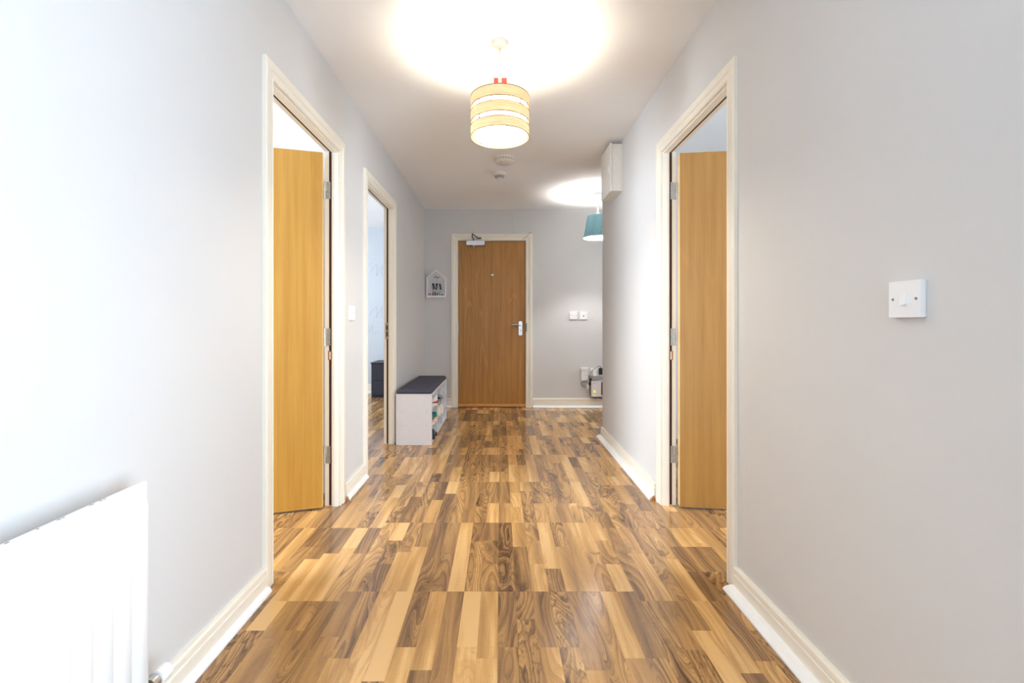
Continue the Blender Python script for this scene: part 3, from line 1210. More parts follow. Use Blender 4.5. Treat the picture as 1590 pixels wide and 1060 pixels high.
# ------------------------------------------------------------------ radiator
def radiator():
    xf = -0.842                      # front of the flutes
    xb = xf - 0.016
    ya, yb, za, zb = -0.333, 1.117, 0.095, 0.671
    t = thing('radiator', 'white fluted single panel radiator with a chipped top edge', 'radiator', (XL, (ya + yb) / 2, za))
    ys, ds = [], []
    n = int(round((yb - ya) / 0.05))
    prof = ((0.0, 0.0), (0.010, 0.0), (0.014, 0.35), (0.019, 0.85), (0.026, 1.0), (0.036, 1.0), (0.043, 0.85), (0.048, 0.35))
    for k in range(n):
        for (o, d) in prof:
            ys.append(ya + (n - k) * 0.05 - 0.05 + (0.05 - o) if False else ya + k * 0.05 + o)
            ds.append(d if 0 < k or o > 0.009 else 0.0)
    ys.append(yb)
    ds.append(0.0)
    zr = [(za, 0.0, 0.006), (za + 0.004, 0.0, 0.0), (za + 0.036, 0.0, 0.0), (za + 0.052, 1.0, 0.0), (zb - 0.052, 1.0, 0.0), (zb - 0.036, 0.0, 0.0), (zb - 0.006, 0.0, 0.0), (zb - 0.001, 0.0, 0.003), (zb, 0.0, 0.007)]
    b = B()
    grid = []
    for (z, mk, back) in zr:
        grid.append([b.bm.verts.new((xf - 0.010 - back + 0.010 * d * mk, y, z)) for y, d in zip(ys, ds)])
    for r0, r1 in zip(grid, grid[1:]):
        for k in range(len(ys) - 1):
            b.bm.faces.new((r0[k], r0[k + 1], r1[k + 1], r1[k]))
    # back skin
    back = [[b.bm.verts.new((xb - 0.004, y, z)) for y in (ya, yb)] for z in (za, zb)]
    b.bm.faces.new((back[0][0], back[1][0], back[1][1], back[0][1]))
    b.bm.faces.new([back[1][0]] + grid[-1] + [back[1][1]])
    b.bm.faces.new([back[0][1]] + grid[0][::-1] + [back[0][0]])
    b.bm.faces.new([back[0][0]] + [g[0] for g in grid] + [back[1][0]])
    b.bm.faces.new([back[1][1]] + [g[-1] for g in grid][::-1] + [back[0][1]])
    b.build('panel', M['rad'], t, smooth=True)
    # convector fins welded behind
    b = B()
    k = ya + 0.06
    while k < yb - 0.09:
        b.box(xb - 0.030, xb - 0.004, k, k + 0.0015, za + 0.06, zb - 0.045)
        b.box(xb - 0.030, xb - 0.0285, k, k + 0.025, za + 0.06, zb - 0.045)
        k += 0.05
    b.build('convector_fins', M['rad'], t)
    for y in (ya + 0.15, yb - 0.22):
        b = B()
        b.box(XL + 0.0005, XL + 0.004, y, y + 0.035, za + 0.05, zb - 0.08)
        b.box(XL + 0.004, xb - 0.030, y, y + 0.003, za + 0.05, zb - 0.08)
        b.build('wall_bracket', M['rad'], t)
    # chipped paint along the top edge
    rnd = random.Random(4)
    for y in (0.99, 1.0, 0.895, 0.905, 0.855, 0.80, 0.77, 0.965):
        b = B()
        l = rnd.uniform(0.006, 0.016)
        b.prism([(xf - 0.0155, y, zb + 0.0001), (xf - 0.013, y + l * 0.5, zb + 0.0001), (xf - 0.0150, y + l, zb + 0.0001), (xf - 0.0175, y + l * 0.4, zb + 0.0001)], (0, 0, 0.0003))
        b.build('paint_chip', M['chip'], t)
    # valve with round cap beyond the bottom corner
    vx, vz = -0.862, 0.160
    b = B()
    b.cyl((vx, yb - 0.002, vz), (vx, yb + 0.012, vz), 0.011, seg=6)
    b.cyl((vx, yb + 0.012, vz), (vx, yb + 0.022, vz), 0.008, seg=14)
    b.build('valve_tail', M['brass'], t)
    b = B()
    b.lathe([(0.010, yb + 0.018), (0.0165, yb + 0.020), (0.0165, yb + 0.040), (0.013, yb + 0.044)], (vx, 0, vz), 'y', 20)
    b.cyl((vx, yb + 0.031, vz - 0.012), (vx, yb + 0.031, vz - 0.050), 0.010, seg=14)
    b.build('valve_body', M['chrome'], t, smooth=True)
    b = B()
    b.lathe([(0.014, yb + 0.042), (0.020, yb + 0.044), (0.021, yb + 0.068), (0.019, yb + 0.077), (0.010, yb + 0.080), (0.001, yb + 0.080)], (vx, 0, vz), 'y', 24)
    b.build('valve_cap', M['white'], t, smooth=True)
    b = B()
    b.cyl((vx, yb + 0.031, vz - 0.05), (vx, yb + 0.031, 0.001), 0.0075, seg=12)
    b.build('pipe', M['white'], t, smooth=True)


radiator()

# ------------------------------------------------------------------ shoe bench
BX0, BX1, BY0, BY1 = -0.893, -0.588, 3.955, 5.035


def bench():
    t = thing('shoe_bench', 'white open shoe storage bench with cubbies beside the wall', 'bench', ((BX0 + BX1) / 2, (BY0 + BY1) / 2, 0))
    T = 0.018
    top = 0.436
    for y in (BY0, BY1 - T):
        b = B()
        b.box(BX0, BX1, y, y + T, 0.001, top)
        b.bevel(0.001)
        sp = b.build('side_panel', M['bench'], t)
        if y == BY0:
            for xx in (BX0 + 0.042, BX1 - 0.042):
                for zz in (0.29, 0.165):
                    h = B()
                    h.lathe([(0.003, y - 0.0004), (0.003, y + 0.001)], (xx, 0, zz), 'y', 8)
                    h.build('screw_cover', M['hole'], sp)
    b = B()
    b.box(BX0, BX1, BY0 + T, BY1 - T, top - T, top)
    b.build('top_panel', M['bench'], t)
    b = B()
    b.box(BX0, BX1, BY0 + T, BY1 - T, 0.012, 0.030)
    b.build('bottom_panel', M['bench'], t)
    b = B()
    b.box(BX0, BX0 + 0.005, BY0 + T, BY1 - T, 0.030, top - T)
    b.build('back_panel', M['bench'], t)
    w = (BY1 - BY0 - 2 * T - 0.030) / 3
    ys = [BY0 + T]
    for k in (1, 2):
        y = BY0 + T + k * w + (k - 1) * 0.015
        b = B()
        b.box(BX0 + 0.005, BX1 - 0.002, y, y + 0.015, 0.030, top - T)
        b.build('divider', M['bench'], t)
        ys.append(y + 0.015)
    for y in ys:
        for z in (0.150, 0.284):
            b = B()
            b.box(BX0 + 0.005, BX1 - 0.006, y + 0.0005, y + w - 0.0005, z, z + 0.012)
            b.build('shelf', M['bench'], t)
    # cushion laid on top
    b = B()
    cz = top + 0.0005
    x0, x1, y0, y1 = BX0 + 0.001, BX1 - 0.004, BY0 + 0.004, BY1 - 0.006

    def ring(i, z):
        r = 0.02
        p = []
        for (cx, cy, t0) in ((x1 - i - r, y1 - i - r, 0), (x0 + i + r, y1 - i - r, 90), (x0 + i + r, y0 + i + r, 180), (x1 - i - r, y0 + i + r, 270)):
            for q in range(4):
                a = R(t0 + q * 30)
                p.append((cx + r * math.cos(a), cy + r * math.sin(a), z))
        return p
    b.loft([ring(0.004, cz), ring(0, cz + 0.006), ring(-0.002, cz + 0.016), ring(0.002, cz + 0.027), ring(0.012, cz + 0.033), ring(0.05, cz + 0.036)])
    cu = b.build('bench_cushion', M['cushion'], None, smooth='all')
    tag(cu, 'charcoal grey fabric seat cushion lying on the white shoe bench', 'cushion')
    b = B()
    pts = ring(-0.0022, cz + 0.016)
    b.tube(pts + [pts[0]], 0.0022, seg=6, caps=False)
    b.build('piping', M['cushion'], cu)
    return ys, w


CY, CW = bench()


# shoes in the cubbies; toe towards +x in local coords
def shoe_mesh(kind):
    """returns list of (part name, B) for one shoe, heel at x=0, toe at x=0.25, resting on z=0"""
    secs = [(0.000, 0.020), (0.012, 0.030), (0.05, 0.034), (0.10, 0.033), (0.15, 0.040), (0.19, 0.043), (0.225, 0.036), (0.242, 0.024), (0.248, 0.012)]
    sole = B()
    outer = [(x, w, 0) for x, w in secs] + [(x, -w, 0) for x, w in reversed(secs)]
    st = 0.022 if kind != 'flat' else 0.010
    sole.loft([[(x, y, 0.0) for x, y, _ in outer], [(x * 1.0, y * 1.04, st * 0.5) for x, y, _ in outer], [(x, y * 0.98, st) for x, y, _ in outer]])
    up = B()
    hts = [0.075, 0.088, 0.082, 0.076, 0.070, 0.052, 0.040, 0.034, 0.028] if kind != 'flat' else [0.055, 0.060, 0.040, 0.036, 0.040, 0.040, 0.034, 0.028, 0.022]
    rings = []
    for (x, w), h in zip(secs, hts):
        rr = []
        for k in range(9):
            a = PI * k / 8
            rr.append((x + (0.004 if x == 0 else 0), w * 0.93 * math.cos(a), st - 0.002 + (h - st) * math.sin(a) ** 0.7 if math.sin(a) > 0 else st - 0.002))
        rings.append(rr)
    up.loft(rings)
    heel = B()
    hr = []
    for x, w, hh in ((-0.003, 0.0205, 0.046), (0.012, 0.0302, 0.050), (0.040, 0.0335, 0.040), (0.060, 0.0335, 0.024)):
        hr.append([(x, w * 0.965 * math.cos(PI * k / 8), st - 0.001 + (hh - st) * math.sin(PI * k / 8) ** 0.45 if 0 < k < 8 else st - 0.001) for k in range(9)])
    heel.loft(hr)
    tong = B()
    tong.prism([(0.055, -0.022, 0.07), (0.055, 0.022, 0.07), (0.052, 0.018, 0.102), (0.052, -0.018, 0.102)], (0.010, 0, -0.004))
    lace = B()
    for k in range(4):
        x = 0.095 + 0.022 * k
        z = 0.080 - 0.0062 * k
        lace.tube([(x, -0.022, z - 0.010), (x + 0.003, 0, z + 0.001), (x, 0.022, z - 0.010)], 0.003, seg=5)
    return sole, up, tong, lace, heel


def make_shoe(label, y, z, upper, solec, lacec, kind='trainer', toe_out=True, x_front=-0.572, yaw=0):
    t = thing('shoe', label, 'shoe', (0, 0, 0), group='shoes in the bench cubbies')
    s, u, tg, lc, hl = shoe_mesh(kind)
    s.build('sole', solec, t, smooth=True, local=True)
    u.build('upper', upper, t, smooth=True, local=True)
    hl.build('heel_counter', lacec, t, smooth=True, local=True)
    if kind != 'flat':
        tg.build('tongue', lacec, t, local=True)
        lc.build('laces', lacec, t, local=True)
    else:
        tg.bm.free()
        lc.bm.free()
    if toe_out:
        t.location = (x_front - 0.252, y, z)
        t.rotation_euler = (0, 0, R(yaw))
    else:
        t.location = (x_front, y, z)
        t.rotation_euler = (0, 0, R(180 + yaw))
    return t


M['sh_green'] = plain('green_mesh', srgb(40, 120, 110), 0.7)
M['sh_white'] = plain('white_leather', srgb(232, 232, 228), 0.5)
M['sh_cream'] = plain('cream_canvas', srgb(236, 228, 206), 0.8)
M['sh_black'] = plain('black_leather', srgb(26, 28, 36), 0.45)
M['sh_grey'] = plain('grey_suede', srgb(150, 152, 150), 0.9)
M['sh_navy'] = plain('navy_mesh', srgb(34, 40, 66), 0.7)
M['sh_red'] = plain('red_trim', srgb(170, 34, 44), 0.6)
M['sh_peach'] = plain('peach_sole', srgb(236, 170, 140), 0.7)
zs1, zs2, zs3 = 0.0305, 0.1625, 0.2965
make_shoe('green and white trainer in the middle cubby of the column nearest the viewer', CY[0] + 0.075, zs2, M['sh_green'], M['sh_white'], M['sh_peach'], toe_out=False, x_front=-0.578)
make_shoe('second green and white trainer behind its pair in the middle cubby', CY[0] + 0.19, zs2, M['sh_green'], M['sh_white'], M['sh_peach'], toe_out=False, x_front=-0.570)
make_shoe('black shoe in the bottom cubby nearest the viewer', CY[0] + 0.085, zs1, M['sh_black'], M['sh_black'], M['sh_navy'], toe_out=False, x_front=-0.576)
make_shoe('second black shoe behind its pair in the bottom cubby', CY[0] + 0.20, zs1, M['sh_black'], M['sh_navy'], M['sh_grey'], toe_out=True, x_front=-0.569)
make_shoe('white shoe with red tongue in the top cubby nearest the viewer', CY[0] + 0.24, zs3, M['sh_white'], M['sh_white'], M['sh_red'], toe_out=False, x_front=-0.572)
make_shoe('navy and grey trainer in the top cubby of the middle column', CY[1] + 0.10, zs3, M['sh_navy'], M['sh_grey'], M['sh_black'], toe_out=True, x_front=-0.566)
make_shoe('grey shoe behind the navy one in the top cubby of the middle column', CY[1] + 0.23, zs3, M['sh_grey'], M['sh_grey'], M['sh_black'], toe_out=True, x_front=-0.562)
make_shoe('cream canvas shoe in the middle cubby of the middle column', CY[1] + 0.09, zs2, M['sh_cream'], M['sh_white'], M['sh_cream'], toe_out=False, x_front=-0.572)
make_shoe('second cream canvas shoe behind its pair in the middle column', CY[1] + 0.21, zs2, M['sh_cream'], M['sh_white'], M['sh_cream'], toe_out=False, x_front=-0.566)

# ------------------------------------------------------------------ key cabinet shaped like a house
KX, KW, KZ0, KZ1, KZ2 = -0.786, 0.118, 1.350, 1.588, 1.690
KD = 0.060


def text_mesh(s, size, depth):
    cu = bpy.data.curves.new('tmp_text', 'FONT')
    cu.body = s
    cu.size = size
    cu.extrude = depth
    cu.align_x = 'CENTER'
    o = bpy.data.objects.new('tmp_text', cu)
    COL.objects.link(o)
    dg = bpy.context.evaluated_depsgraph_get()
    me = bpy.data.meshes.new_from_object(o.evaluated_get(dg))
    bpy.data.objects.remove(o)
    bpy.data.curves.remove(cu)
    return me


def text_obj(name, s, size, depth, mat, parent, loc, bold=0.0, sx=1.0):
    """lettering facing -y; loc in world"""
    me = text_mesh(s, size, depth)
    off = world_of(parent)
    for v in me.vertices:
        x, y, z = v.co
        v.co = Vector((x * sx + loc[0], -z + loc[1], y + loc[2])) - off
    me.materials.clear()
    me.materials.append(mat)
    me.name = name
    o = bpy.data.objects.new(name, me)
    COL.objects.link(o)
    o.parent = parent
    return o


def house(w, z0, z1, z2, y):
    return [Vector((KX - w, y, z0)), Vector((KX + w, y, z0)), Vector((KX + w, y, z1)), Vector((KX, y, z2)), Vector((KX - w, y, z1))]


def key_cabinet():
    t = thing('key_cabinet', 'white wooden house shaped key and letter rack on the wall beside the front door', 'key rack', (KX, YB, KZ0))
    yf, yb = YB - KD, YB - 0.001
    b = B()
    oa = house(KW, KZ0, KZ1, KZ2, yf)
    ia = house(KW - 0.013, KZ0 + 0.012, KZ1 - 0.006, KZ2 - 0.019, yf)
    d = Vector((0, KD - 0.001, 0))
    rs = [oa, ia, [p + d for p in ia], [p + d for p in oa], oa]
    rs = [[b.bm.verts.new(p) for p in r] for r in rs[:4]]
    rs.append(rs[0])
    for r0, r1 in zip(rs, rs[1:]):
        for i in range(5):
            j = (i + 1) % 5
            b.bm.faces.new((r0[i], r0[j], r1[j], r1[i]))
    b.build('frame', M['white'], t)
    b = B()
    b.prism(house(KW - 0.013, KZ0 + 0.012, KZ1 - 0.006, KZ2 - 0.019, yb - 0.006), (0, 0.005, 0))
    b.build('back_board', M['rackback'], t)
    # floor rail the letters stand on
    b = B()
    b.box(KX - KW + 0.010, KX + KW - 0.010, yf + 0.001, yf + 0.012, KZ0 + 0.010, KZ0 + 0.022)
    b.build('letter_rail', M['white'], t)
    for k, ch in enumerate('LETTERS'):
        text_obj('letter', ch, 0.056, 0.004, M['white'], t, (KX - 0.084 + 0.028 * k, yf + 0.007, KZ0 + 0.019), sx=0.92)
    # the word Keys written in script
    yy = yb - 0.0075
    S = 0.0105
    ox, oz = KX - 0.034, 1.596
    strokes = [
        [(-0.6, -0.6), (0.2, -0.7), (0.7, 0.2), (1.1, 1.4), (1.4, 2.2)],
        [(0.4, 2.0), (1.0, 2.4), (2.4, 2.3)],
        [(2.6, 2.1), (1.7, 1.3), (1.1, 0.9), (1.5, 0.4), (2.0, -0.4), (2.6, -0.3)],
        [(2.6, 0.1), (3.2, 0.5), (3.1, 0.9), (2.7, 0.6), (2.8, -0.1), (3.4, -0.2), (3.9, 0.4)],
        [(3.8, 0.8), (3.9, 0.0), (4.4, 0.0), (4.8, 0.8), (4.5, -0.3), (4.0, -1.3), (3.5, -1.4), (4.2, -0.5), (5.2, 0.2)],
        [(5.1, 0.1), (5.6, 1.0), (5.9, 0.2), (5.6, -0.3), (5.1, -0.1), (6.0, 0.1), (7.0, 0.6)],
    ]
    b = B()
    for st in strokes:
        b.tube(smooth_pts([(ox + (x - 0.2) * S, yy, oz + z * S * 0.8) for x, z in st], 4), 0.0017, seg=5)
    b.build('keys_lettering', M['ink'], t)
    for k in range(5):
        x = KX - 0.080 + 0.040 * k
        b = B()
        b.tube(smooth_pts([(x, yb - 0.006, 1.556), (x, yb - 0.016, 1.554), (x, yb - 0.022, 1.544), (x, yb - 0.018, 1.537), (x, yb - 0.026, 1.541)], 4), 0.0017, seg=6)
        b.lathe([(0.0045, yb - 0.0075), (0.0045, yb - 0.006)], (x, 0, 1.556), 'y', 10)
        b.build('hook', M['brass'], t, smooth=True)


key_cabinet()
M['fob_black'] = plain('black_fob', (0.012, 0.012, 0.015, 1), 0.4)
M['fob_navy'] = plain('navy_fob', srgb(36, 38, 82), 0.5)
M['fob_grey'] = plain('grey_fob', srgb(120, 128, 136), 0.5)


def key_ring(label, x, fobs, keys):
    y = YB - 0.023
    zt = 1.5385
    t = thing('key_bunch', label, 'keys', (x, y, zt), group='key bunches on the rack hooks')
    b = B()
    pts = [(x + 0.011 * math.sin(2 * PI * i / 16), y, zt - 0.010 + 0.011 * math.cos(2 * PI * i / 16)) for i in range(17)]
    b.tube(pts, 0.0012, seg=6, caps=False)
    b.build('split_ring', M['chrome'], t, smooth=True)
    for (dx, z0, z1, w, mat, lean) in fobs:
        b = B()
        b.prism([(x + dx - w, y - 0.004, z0), (x + dx + w, y - 0.004, z0), (x + dx + w + lean, y - 0.004, z1), (x + dx - w + lean, y - 0.004, z1)], (0, 0.008, 0))
        b.bevel(0.002, angle=50)
        b.build('fob', mat, t)
    for (dx, lean, ln) in keys:
        b = B()
        p0 = Vector((x + dx, y + 0.001, zt - 0.020))
        d = Vector((lean, 0, -1)).normalized()
        n = Vector((d.z, 0, -d.x))
        o = Vector((0, 0.002, 0))
        b.prism([p0 + n * 0.008, p0 + d * 0.008 + n * 0.011, p0 + d * 0.020 + n * 0.008, p0 + d * 0.021 + n * 0.0035, p0 + d * ln + n * 0.0035, p0 + d * ln - n * 0.002, p0 + d * (ln - 0.008) - n * 0.0035, p0 + d * 0.021 - n * 0.0035, p0 + d * 0.020 - n * 0.008, p0 + d * 0.008 - n * 0.011, p0 - n * 0.008], o)
        b.build('key', M['steel'], t)


key_ring('big mixed bunch of black and navy fobs with keys, first from the corner', KX - 0.040, [(-0.004, 1.522, 1.495, 0.013, M['fob_black'], 0.0), (0.006, 1.496, 1.452, 0.010, M['fob_navy'], 0.0), (-0.006, 1.490, 1.440, 0.007, M['fob_grey'], 0.004)], [(-0.004, -0.45, 0.060), (0.006, 0.25, 0.075)])
key_ring('bunch with a black fob above a navy tag on the middle hook', KX, [(0.001, 1.522, 1.492, 0.012, M['fob_black'], 0.0), (0.0, 1.488, 1.470, 0.009, M['fob_navy'], -0.001), (-0.003, 1.466, 1.445, 0.010, M['fob_navy'], -0.003)], [(0.004, 0.30, 0.058), (-0.005, -0.3, 0.055)])
key_ring('long black strap fob with a single key hanging nearest the front door', KX + 0.040, [(0.000, 1.518, 1.445, 0.009, M['fob_black'], 0.010)], [(-0.006, -0.5, 0.050)])

ENV = [(-0.088, 0.020, 1.402, (92, 120, 150), 'thin blue letter at the corner end of the letter rack'),
       (-0.066, 0.018, 1.395, (176, 96, 60), 'orange brown card in the letter rack'),
       (-0.030, 0.022, 1.418, (110, 24, 36), 'dark red envelope in the letter rack'),
       (0.002, 0.020, 1.412, (16, 92, 74), 'dark green envelope standing in the middle of the letter rack'),
       (0.036, 0.020, 1.414, (60, 140, 62), 'bright green envelope in the letter rack'),
       (0.062, 0.022, 1.392, (36, 34, 44), 'black card at the door end of the letter rack')]
for k, (dx, w, zt, col, lab) in enumerate(ENV):
    b = B()
    y = YB - 0.030 - 0.002 * (k % 2)
    b.box(KX + dx - w, KX + dx + w, y, y + 0.0015, KZ0 + 0.0105, zt)
    b.build('envelope', plain('envelope_paper_%d' % k, srgb(*col), 0.7), None)
    o = bpy.data.objects[-1] if False else [q for q in COL.objects if q.name.startswith('envelope')][-1]
    tag(o, lab, 'envelope', 'letters in the house shaped rack')


# ------------------------------------------------------------------ sockets, router and cables beyond the corner
def power_adapter():
    x0, x1, z0, z1 = 0.984, 1.070, 0.334, 0.488
    t = thing('powerline_adapter', 'white powerline adapter plugged in low on the end wall, beside the router', 'adapter', ((x0 + x1) / 2, YB, z0))
    b = B()
    b.box(x0 + 0.004, x1 - 0.002, YB - 0.040, YB - 0.0005, z0, z1 - 0.018)
    b.bevel(0.005, 2)
    b.build('body', M['white'], t)
    b = B()
    b.box(x0 - 0.002, x1 + 0.001, YB - 0.048, YB - 0.0005, z1 - 0.026, z1)
    b.bevel(0.004, 2)
    b.build('top_cap', M['white'], t)
    b = B()
    b.box(x0 + 0.022, x1 - 0.018, YB - 0.0408, YB - 0.0395, z1 - 0.038, z1 - 0.031)
    b.build('vent', M['offwhite'], t)
    for (xx, zz, w) in ((x1 - 0.022, 0.400, 0.004), (x1 - 0.014, 0.351, 0.004), (x0 + 0.040, 0.400, 0.014)):
        b = B()
        b.box(xx - w, xx + w, YB - 0.0408, YB - 0.0395, zz - 0.002 if w > 0.01 else zz - 0.006, zz + 0.002 if w > 0.01 else zz + 0.006)
        b.build('indicator', M['adp_mark'], t)


M['adp_mark'] = plain('pale_yellow_print', srgb(214, 206, 130), 0.6)
power_adapter()


def socket():
    t = thing('double_socket', 'white double wall socket behind the plugs above the router', 'socket', (1.180, YB, 0.395))
    b = B()
    b.box(1.105, 1.255, YB - 0.012, YB - 0.0005, 0.390, 0.482)
    b.bevel(0.003, 2)
    b.build('plate', M['white'], t)
    for xx in (1.150, 1.222):
        b = B()
        b.prism([(xx - 0.005, YB - 0.0121, 0.462), (xx + 0.005, YB - 0.0121, 0.462), (xx + 0.005, YB - 0.016, 0.475), (xx - 0.005, YB - 0.0121, 0.475)], (0, 0.002, 0))
        b.build('rocker', M['white'], t)


socket()
t = thing('charger_plug', 'white square charger plug in the double socket', 'plug', (1.150, YB - 0.012, 0.386))
b = B()
b.box(1.124, 1.176, YB - 0.062, YB - 0.0125, 0.384, 0.452)
b.bevel(0.006, 2)
b.build('body', M['white'], t)
b = B()
b.box(1.128, 1.172, YB - 0.0635, YB - 0.060, 0.378, 0.390)
b.build('port', M['grey'], t)
t = thing('power_plug', 'black block power plug with a lead in the double socket', 'plug', (1.222, YB - 0.012, 0.40))
b = B()
b.box(1.203, 1.250, YB - 0.070, YB - 0.0125, 0.408, 0.485)
b.bevel(0.006, 2)
b.build('body', M['black'], t)
b = B()
b.tube(smooth_pts([(1.222, YB - 0.055, 0.480), (1.216, YB - 0.060, 0.505), (1.198, YB - 0.066, 0.514), (1.170, YB - 0.070, 0.500), (1.120, YB - 0.072, 0.465), (1.098, YB - 0.066, 0.430), (1.090, YB - 0.045, 0.385), (1.086, YB - 0.030, 0.360)], 5), 0.003, seg=7)
b.build('lead', M['black'], t, smooth=True)


def router():
    x0, x1, z0, z1 = 1.105, 1.325, 0.140, 0.330
    t = thing('router', 'white wall mounted router with a dark red stripe and green lights', 'router', ((x0 + x1) / 2, YB, z0))
    y = YB - 0.018
    b = B()
    b.box(x0, x1, y - 0.042, y, z0, z1)
    b.bevel(0.008, 2)
    b.build('case', M['router'], t)
    b = B()
    b.box(x0 + 0.06, x0 + 0.12, y, YB - 0.0005, z0 + 0.05, z1 - 0.05)
    b.build('wall_mount', M['grey'], t)
    b = B()
    b.box(1.224, 1.246, y - 0.0432, y - 0.040, z0 + 0.020, z1 - 0.012)
    b.build('red_stripe', M['darkred'], t)
    for za, zb in ((0.202, 0.220), (0.186, 0.199), (0.152, 0.163)):
        b = B()
        b.box(1.130, 1.156, y - 0.0430, y - 0.041, za, zb)
        b.build('indicator_light', M['glow'], t)
    b = B()
    for zz in (0.176, 0.169):
        b.box(1.137, 1.150, y - 0.0428, y - 0.041, zz - 0.0015, zz + 0.0015)
    b.build('icon_print', M['grey'], t)
    text_obj('brand_print', 'FRITZ!', 0.017, 0.0004, M['grey'], t, (1.146, y - 0.0424, 0.300))


M['router'] = plain('warm_white_plastic', (0.78, 0.74, 0.75, 1), 0.4, var=0.02)
router()


def cable(label, pts, r, mat, name='cable', n=6, group='cables around the router', cat='cable'):
    b = B()
    b.tube(smooth_pts(pts, n), r, seg=7)
    return tag(b.build(name, mat, None, smooth='all'), label, cat, group)


M['cab_grey'] = plain('grey_cable', srgb(96, 94, 92), 0.5)
M['cab_white'] = plain('white_cable', srgb(214, 212, 204), 0.5)
cable('thin dark cable looping under the powerline adapter', [(1.055, YB - 0.020, 0.333), (1.050, YB - 0.022, 0.318), (1.010, YB - 0.024, 0.318), (0.985, YB - 0.026, 0.305), (0.984, YB - 0.026, 0.285), (1.010, YB - 0.026, 0.258), (1.040, YB - 0.024, 0.248)], 0.0026, M['cab_grey'])
cable('white inline plug and pale lead hanging beside the router', [(1.062, YB - 0.022, 0.285), (1.064, YB - 0.024, 0.24), (1.072, YB - 0.02, 0.22), (1.080, YB - 0.016, 0.17), (1.098, YB - 0.03, 0.130), (1.14, YB - 0.04, 0.118)], 0.0022, M['cab_white'])
b = B()
b.box(1.054, 1.074, YB - 0.034, YB - 0.014, 0.232, 0.286)
b.bevel(0.004, 2)
tag(b.build('inline_connector', M['white'], None), 'small white inline connector hanging between adapter and router', 'connector')
cable('grey cable dropping from the sockets behind the router and round its foot', [(1.070, YB - 0.012, 0.41), (1.086, YB - 0.012, 0.37), (1.094, YB - 0.010, 0.30), (1.094, YB - 0.012, 0.20), (1.092, YB - 0.030, 0.150), (1.104, YB - 0.052, 0.124), (1.15, YB - 0.055, 0.126), (1.22, YB - 0.050, 0.130), (1.30, YB - 0.04, 0.130)], 0.0034, M['cab_grey'])
cable('thick black cable bunched beneath the router', [(1.120, YB - 0.035, 0.134), (1.15, YB - 0.048, 0.119), (1.19, YB - 0.050, 0.124), (1.24, YB - 0.052, 0.116), (1.32, YB - 0.045, 0.124)], 0.0045, M['black'])
cable('grey looped cable lying along the top of the router', [(1.125, YB - 0.045, 0.336), (1.16, YB - 0.05, 0.340), (1.195, YB - 0.05, 0.356), (1.225, YB - 0.045, 0.362), (1.27, YB - 0.04, 0.350)], 0.0034, M['cab_grey'])
t = thing('cable_ferrite', 'two lumpy black cable plugs bunched beside the top of the router', 'plug', (1.092, YB - 0.045, 0.30))
b = B()
b.ball((1.098, YB - 0.048, 0.348), 0.020, 2, (1.0, 0.8, 1.0))
b.build('upper_plug', M['black'], t, smooth=True)
b = B()
b.ball((1.088, YB - 0.046, 0.296), 0.017, 2, (0.9, 0.8, 1.4))
b.build('lower_plug', M['black'], t, smooth=True)
b = B()
b.tube(smooth_pts([(1.100, YB - 0.048, 0.340), (1.092, YB - 0.05, 0.325), (1.089, YB - 0.048, 0.310)], 4), 0.008, seg=8)
b.build('lead', M['black'], t, smooth=True)

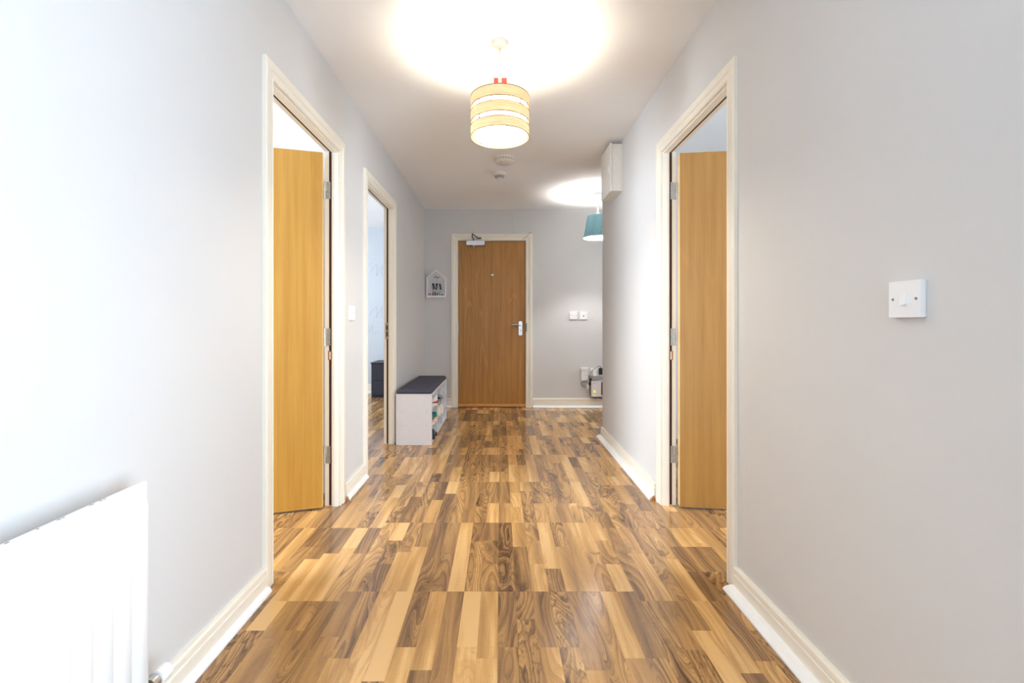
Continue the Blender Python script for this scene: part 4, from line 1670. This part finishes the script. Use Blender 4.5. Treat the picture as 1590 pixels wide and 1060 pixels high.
# thin wire from the ceiling to the front door frame
wx = 0.147
cable('thin white wire running from the ceiling down to the front door frame', [(wx, YB - 0.003, H - 0.001), (wx - 0.002, YB - 0.003, 2.35), (wx, YB - 0.003, 2.24), (wx + 0.012, YB - 0.003, 2.19), (wx + 0.035, YB - 0.004, 2.150), (wx + 0.05, YB - 0.021, 2.140)], 0.0022, M['cab_white'], name='wire', group=None)
cable('short dark wire crossing the mitre at the top corner of the front door frame', [(0.270, YB - 0.018, 2.066), (0.300, YB - 0.022, 2.080), (0.330, YB - 0.022, 2.110), (0.352, YB - 0.022, 2.135), (0.375, YB - 0.006, 2.158)], 0.0022, M['cab_grey'], name='wire', group=None)


# ------------------------------------------------------------------ bedroom seen through the second doorway
def bedside():
    x0, x1, y0, y1, zt = -1.795, -1.45, 6.42, 6.838, 0.487
    t = thing('bedside_chest', 'dark two drawer bedside chest seen through the narrow open doorway', 'chest', ((x0 + x1) / 2, (y0 + y1) / 2, 0))
    b = B()
    b.box(x0, x1, y0 + 0.018, y1, 0.001, zt - 0.018)
    b.build('carcass', M['bedside'], t)
    b = B()
    b.box(x0 - 0.006, x1 + 0.006, y0 - 0.004, y1, zt - 0.018, zt)
    b.bevel(0.002)
    b.build('top', M['bedside'], t)
    for z0, z1 in ((0.035, 0.236), (0.242, 0.462)):
        b = B()
        b.box(x0 + 0.003, x1 - 0.003, y0, y0 + 0.0175, z0, z1)
        b.bevel(0.002)
        b.build('drawer', M['bedside'], t)


bedside()
# large looping script printed on the wallpaper
paper = bpy.data.objects['wall_bedroom_end']
for (cx, cz, s) in ((-1.86, 1.78, 1.0), (-1.86, 1.16, 1.0), (-2.05, 1.95, 0.8), (-1.98, 0.92, 0.8)):
    b = B()
    st = [(-0.16, -0.05), (-0.08, 0.0), (0.02, 0.12), (0.03, 0.02), (0.02, -0.05), (0.08, 0.06), (0.11, 0.11), (0.10, 0.0), (0.12, -0.06), (0.19, -0.02)]
    pts = smooth_pts([(cx + x * s, 6.8596, cz + z * s) for x, z in st], 5)
    for p, q in zip(pts, pts[1:]):
        d = (q - p).normalized() if (q - p).length > 0 else Vector((1, 0, 0))
        w = Vector((-d.z, 0, d.x)) * 0.0032 * s
        b.loft([[p - w, p + w, p + w + Vector((0, -0.0006, 0)), p - w + Vector((0, -0.0006, 0))], [q - w, q + w, q + w + Vector((0, -0.0006, 0)), q - w + Vector((0, -0.0006, 0))]])
    b.build('printed_flourish', M['script'], paper)
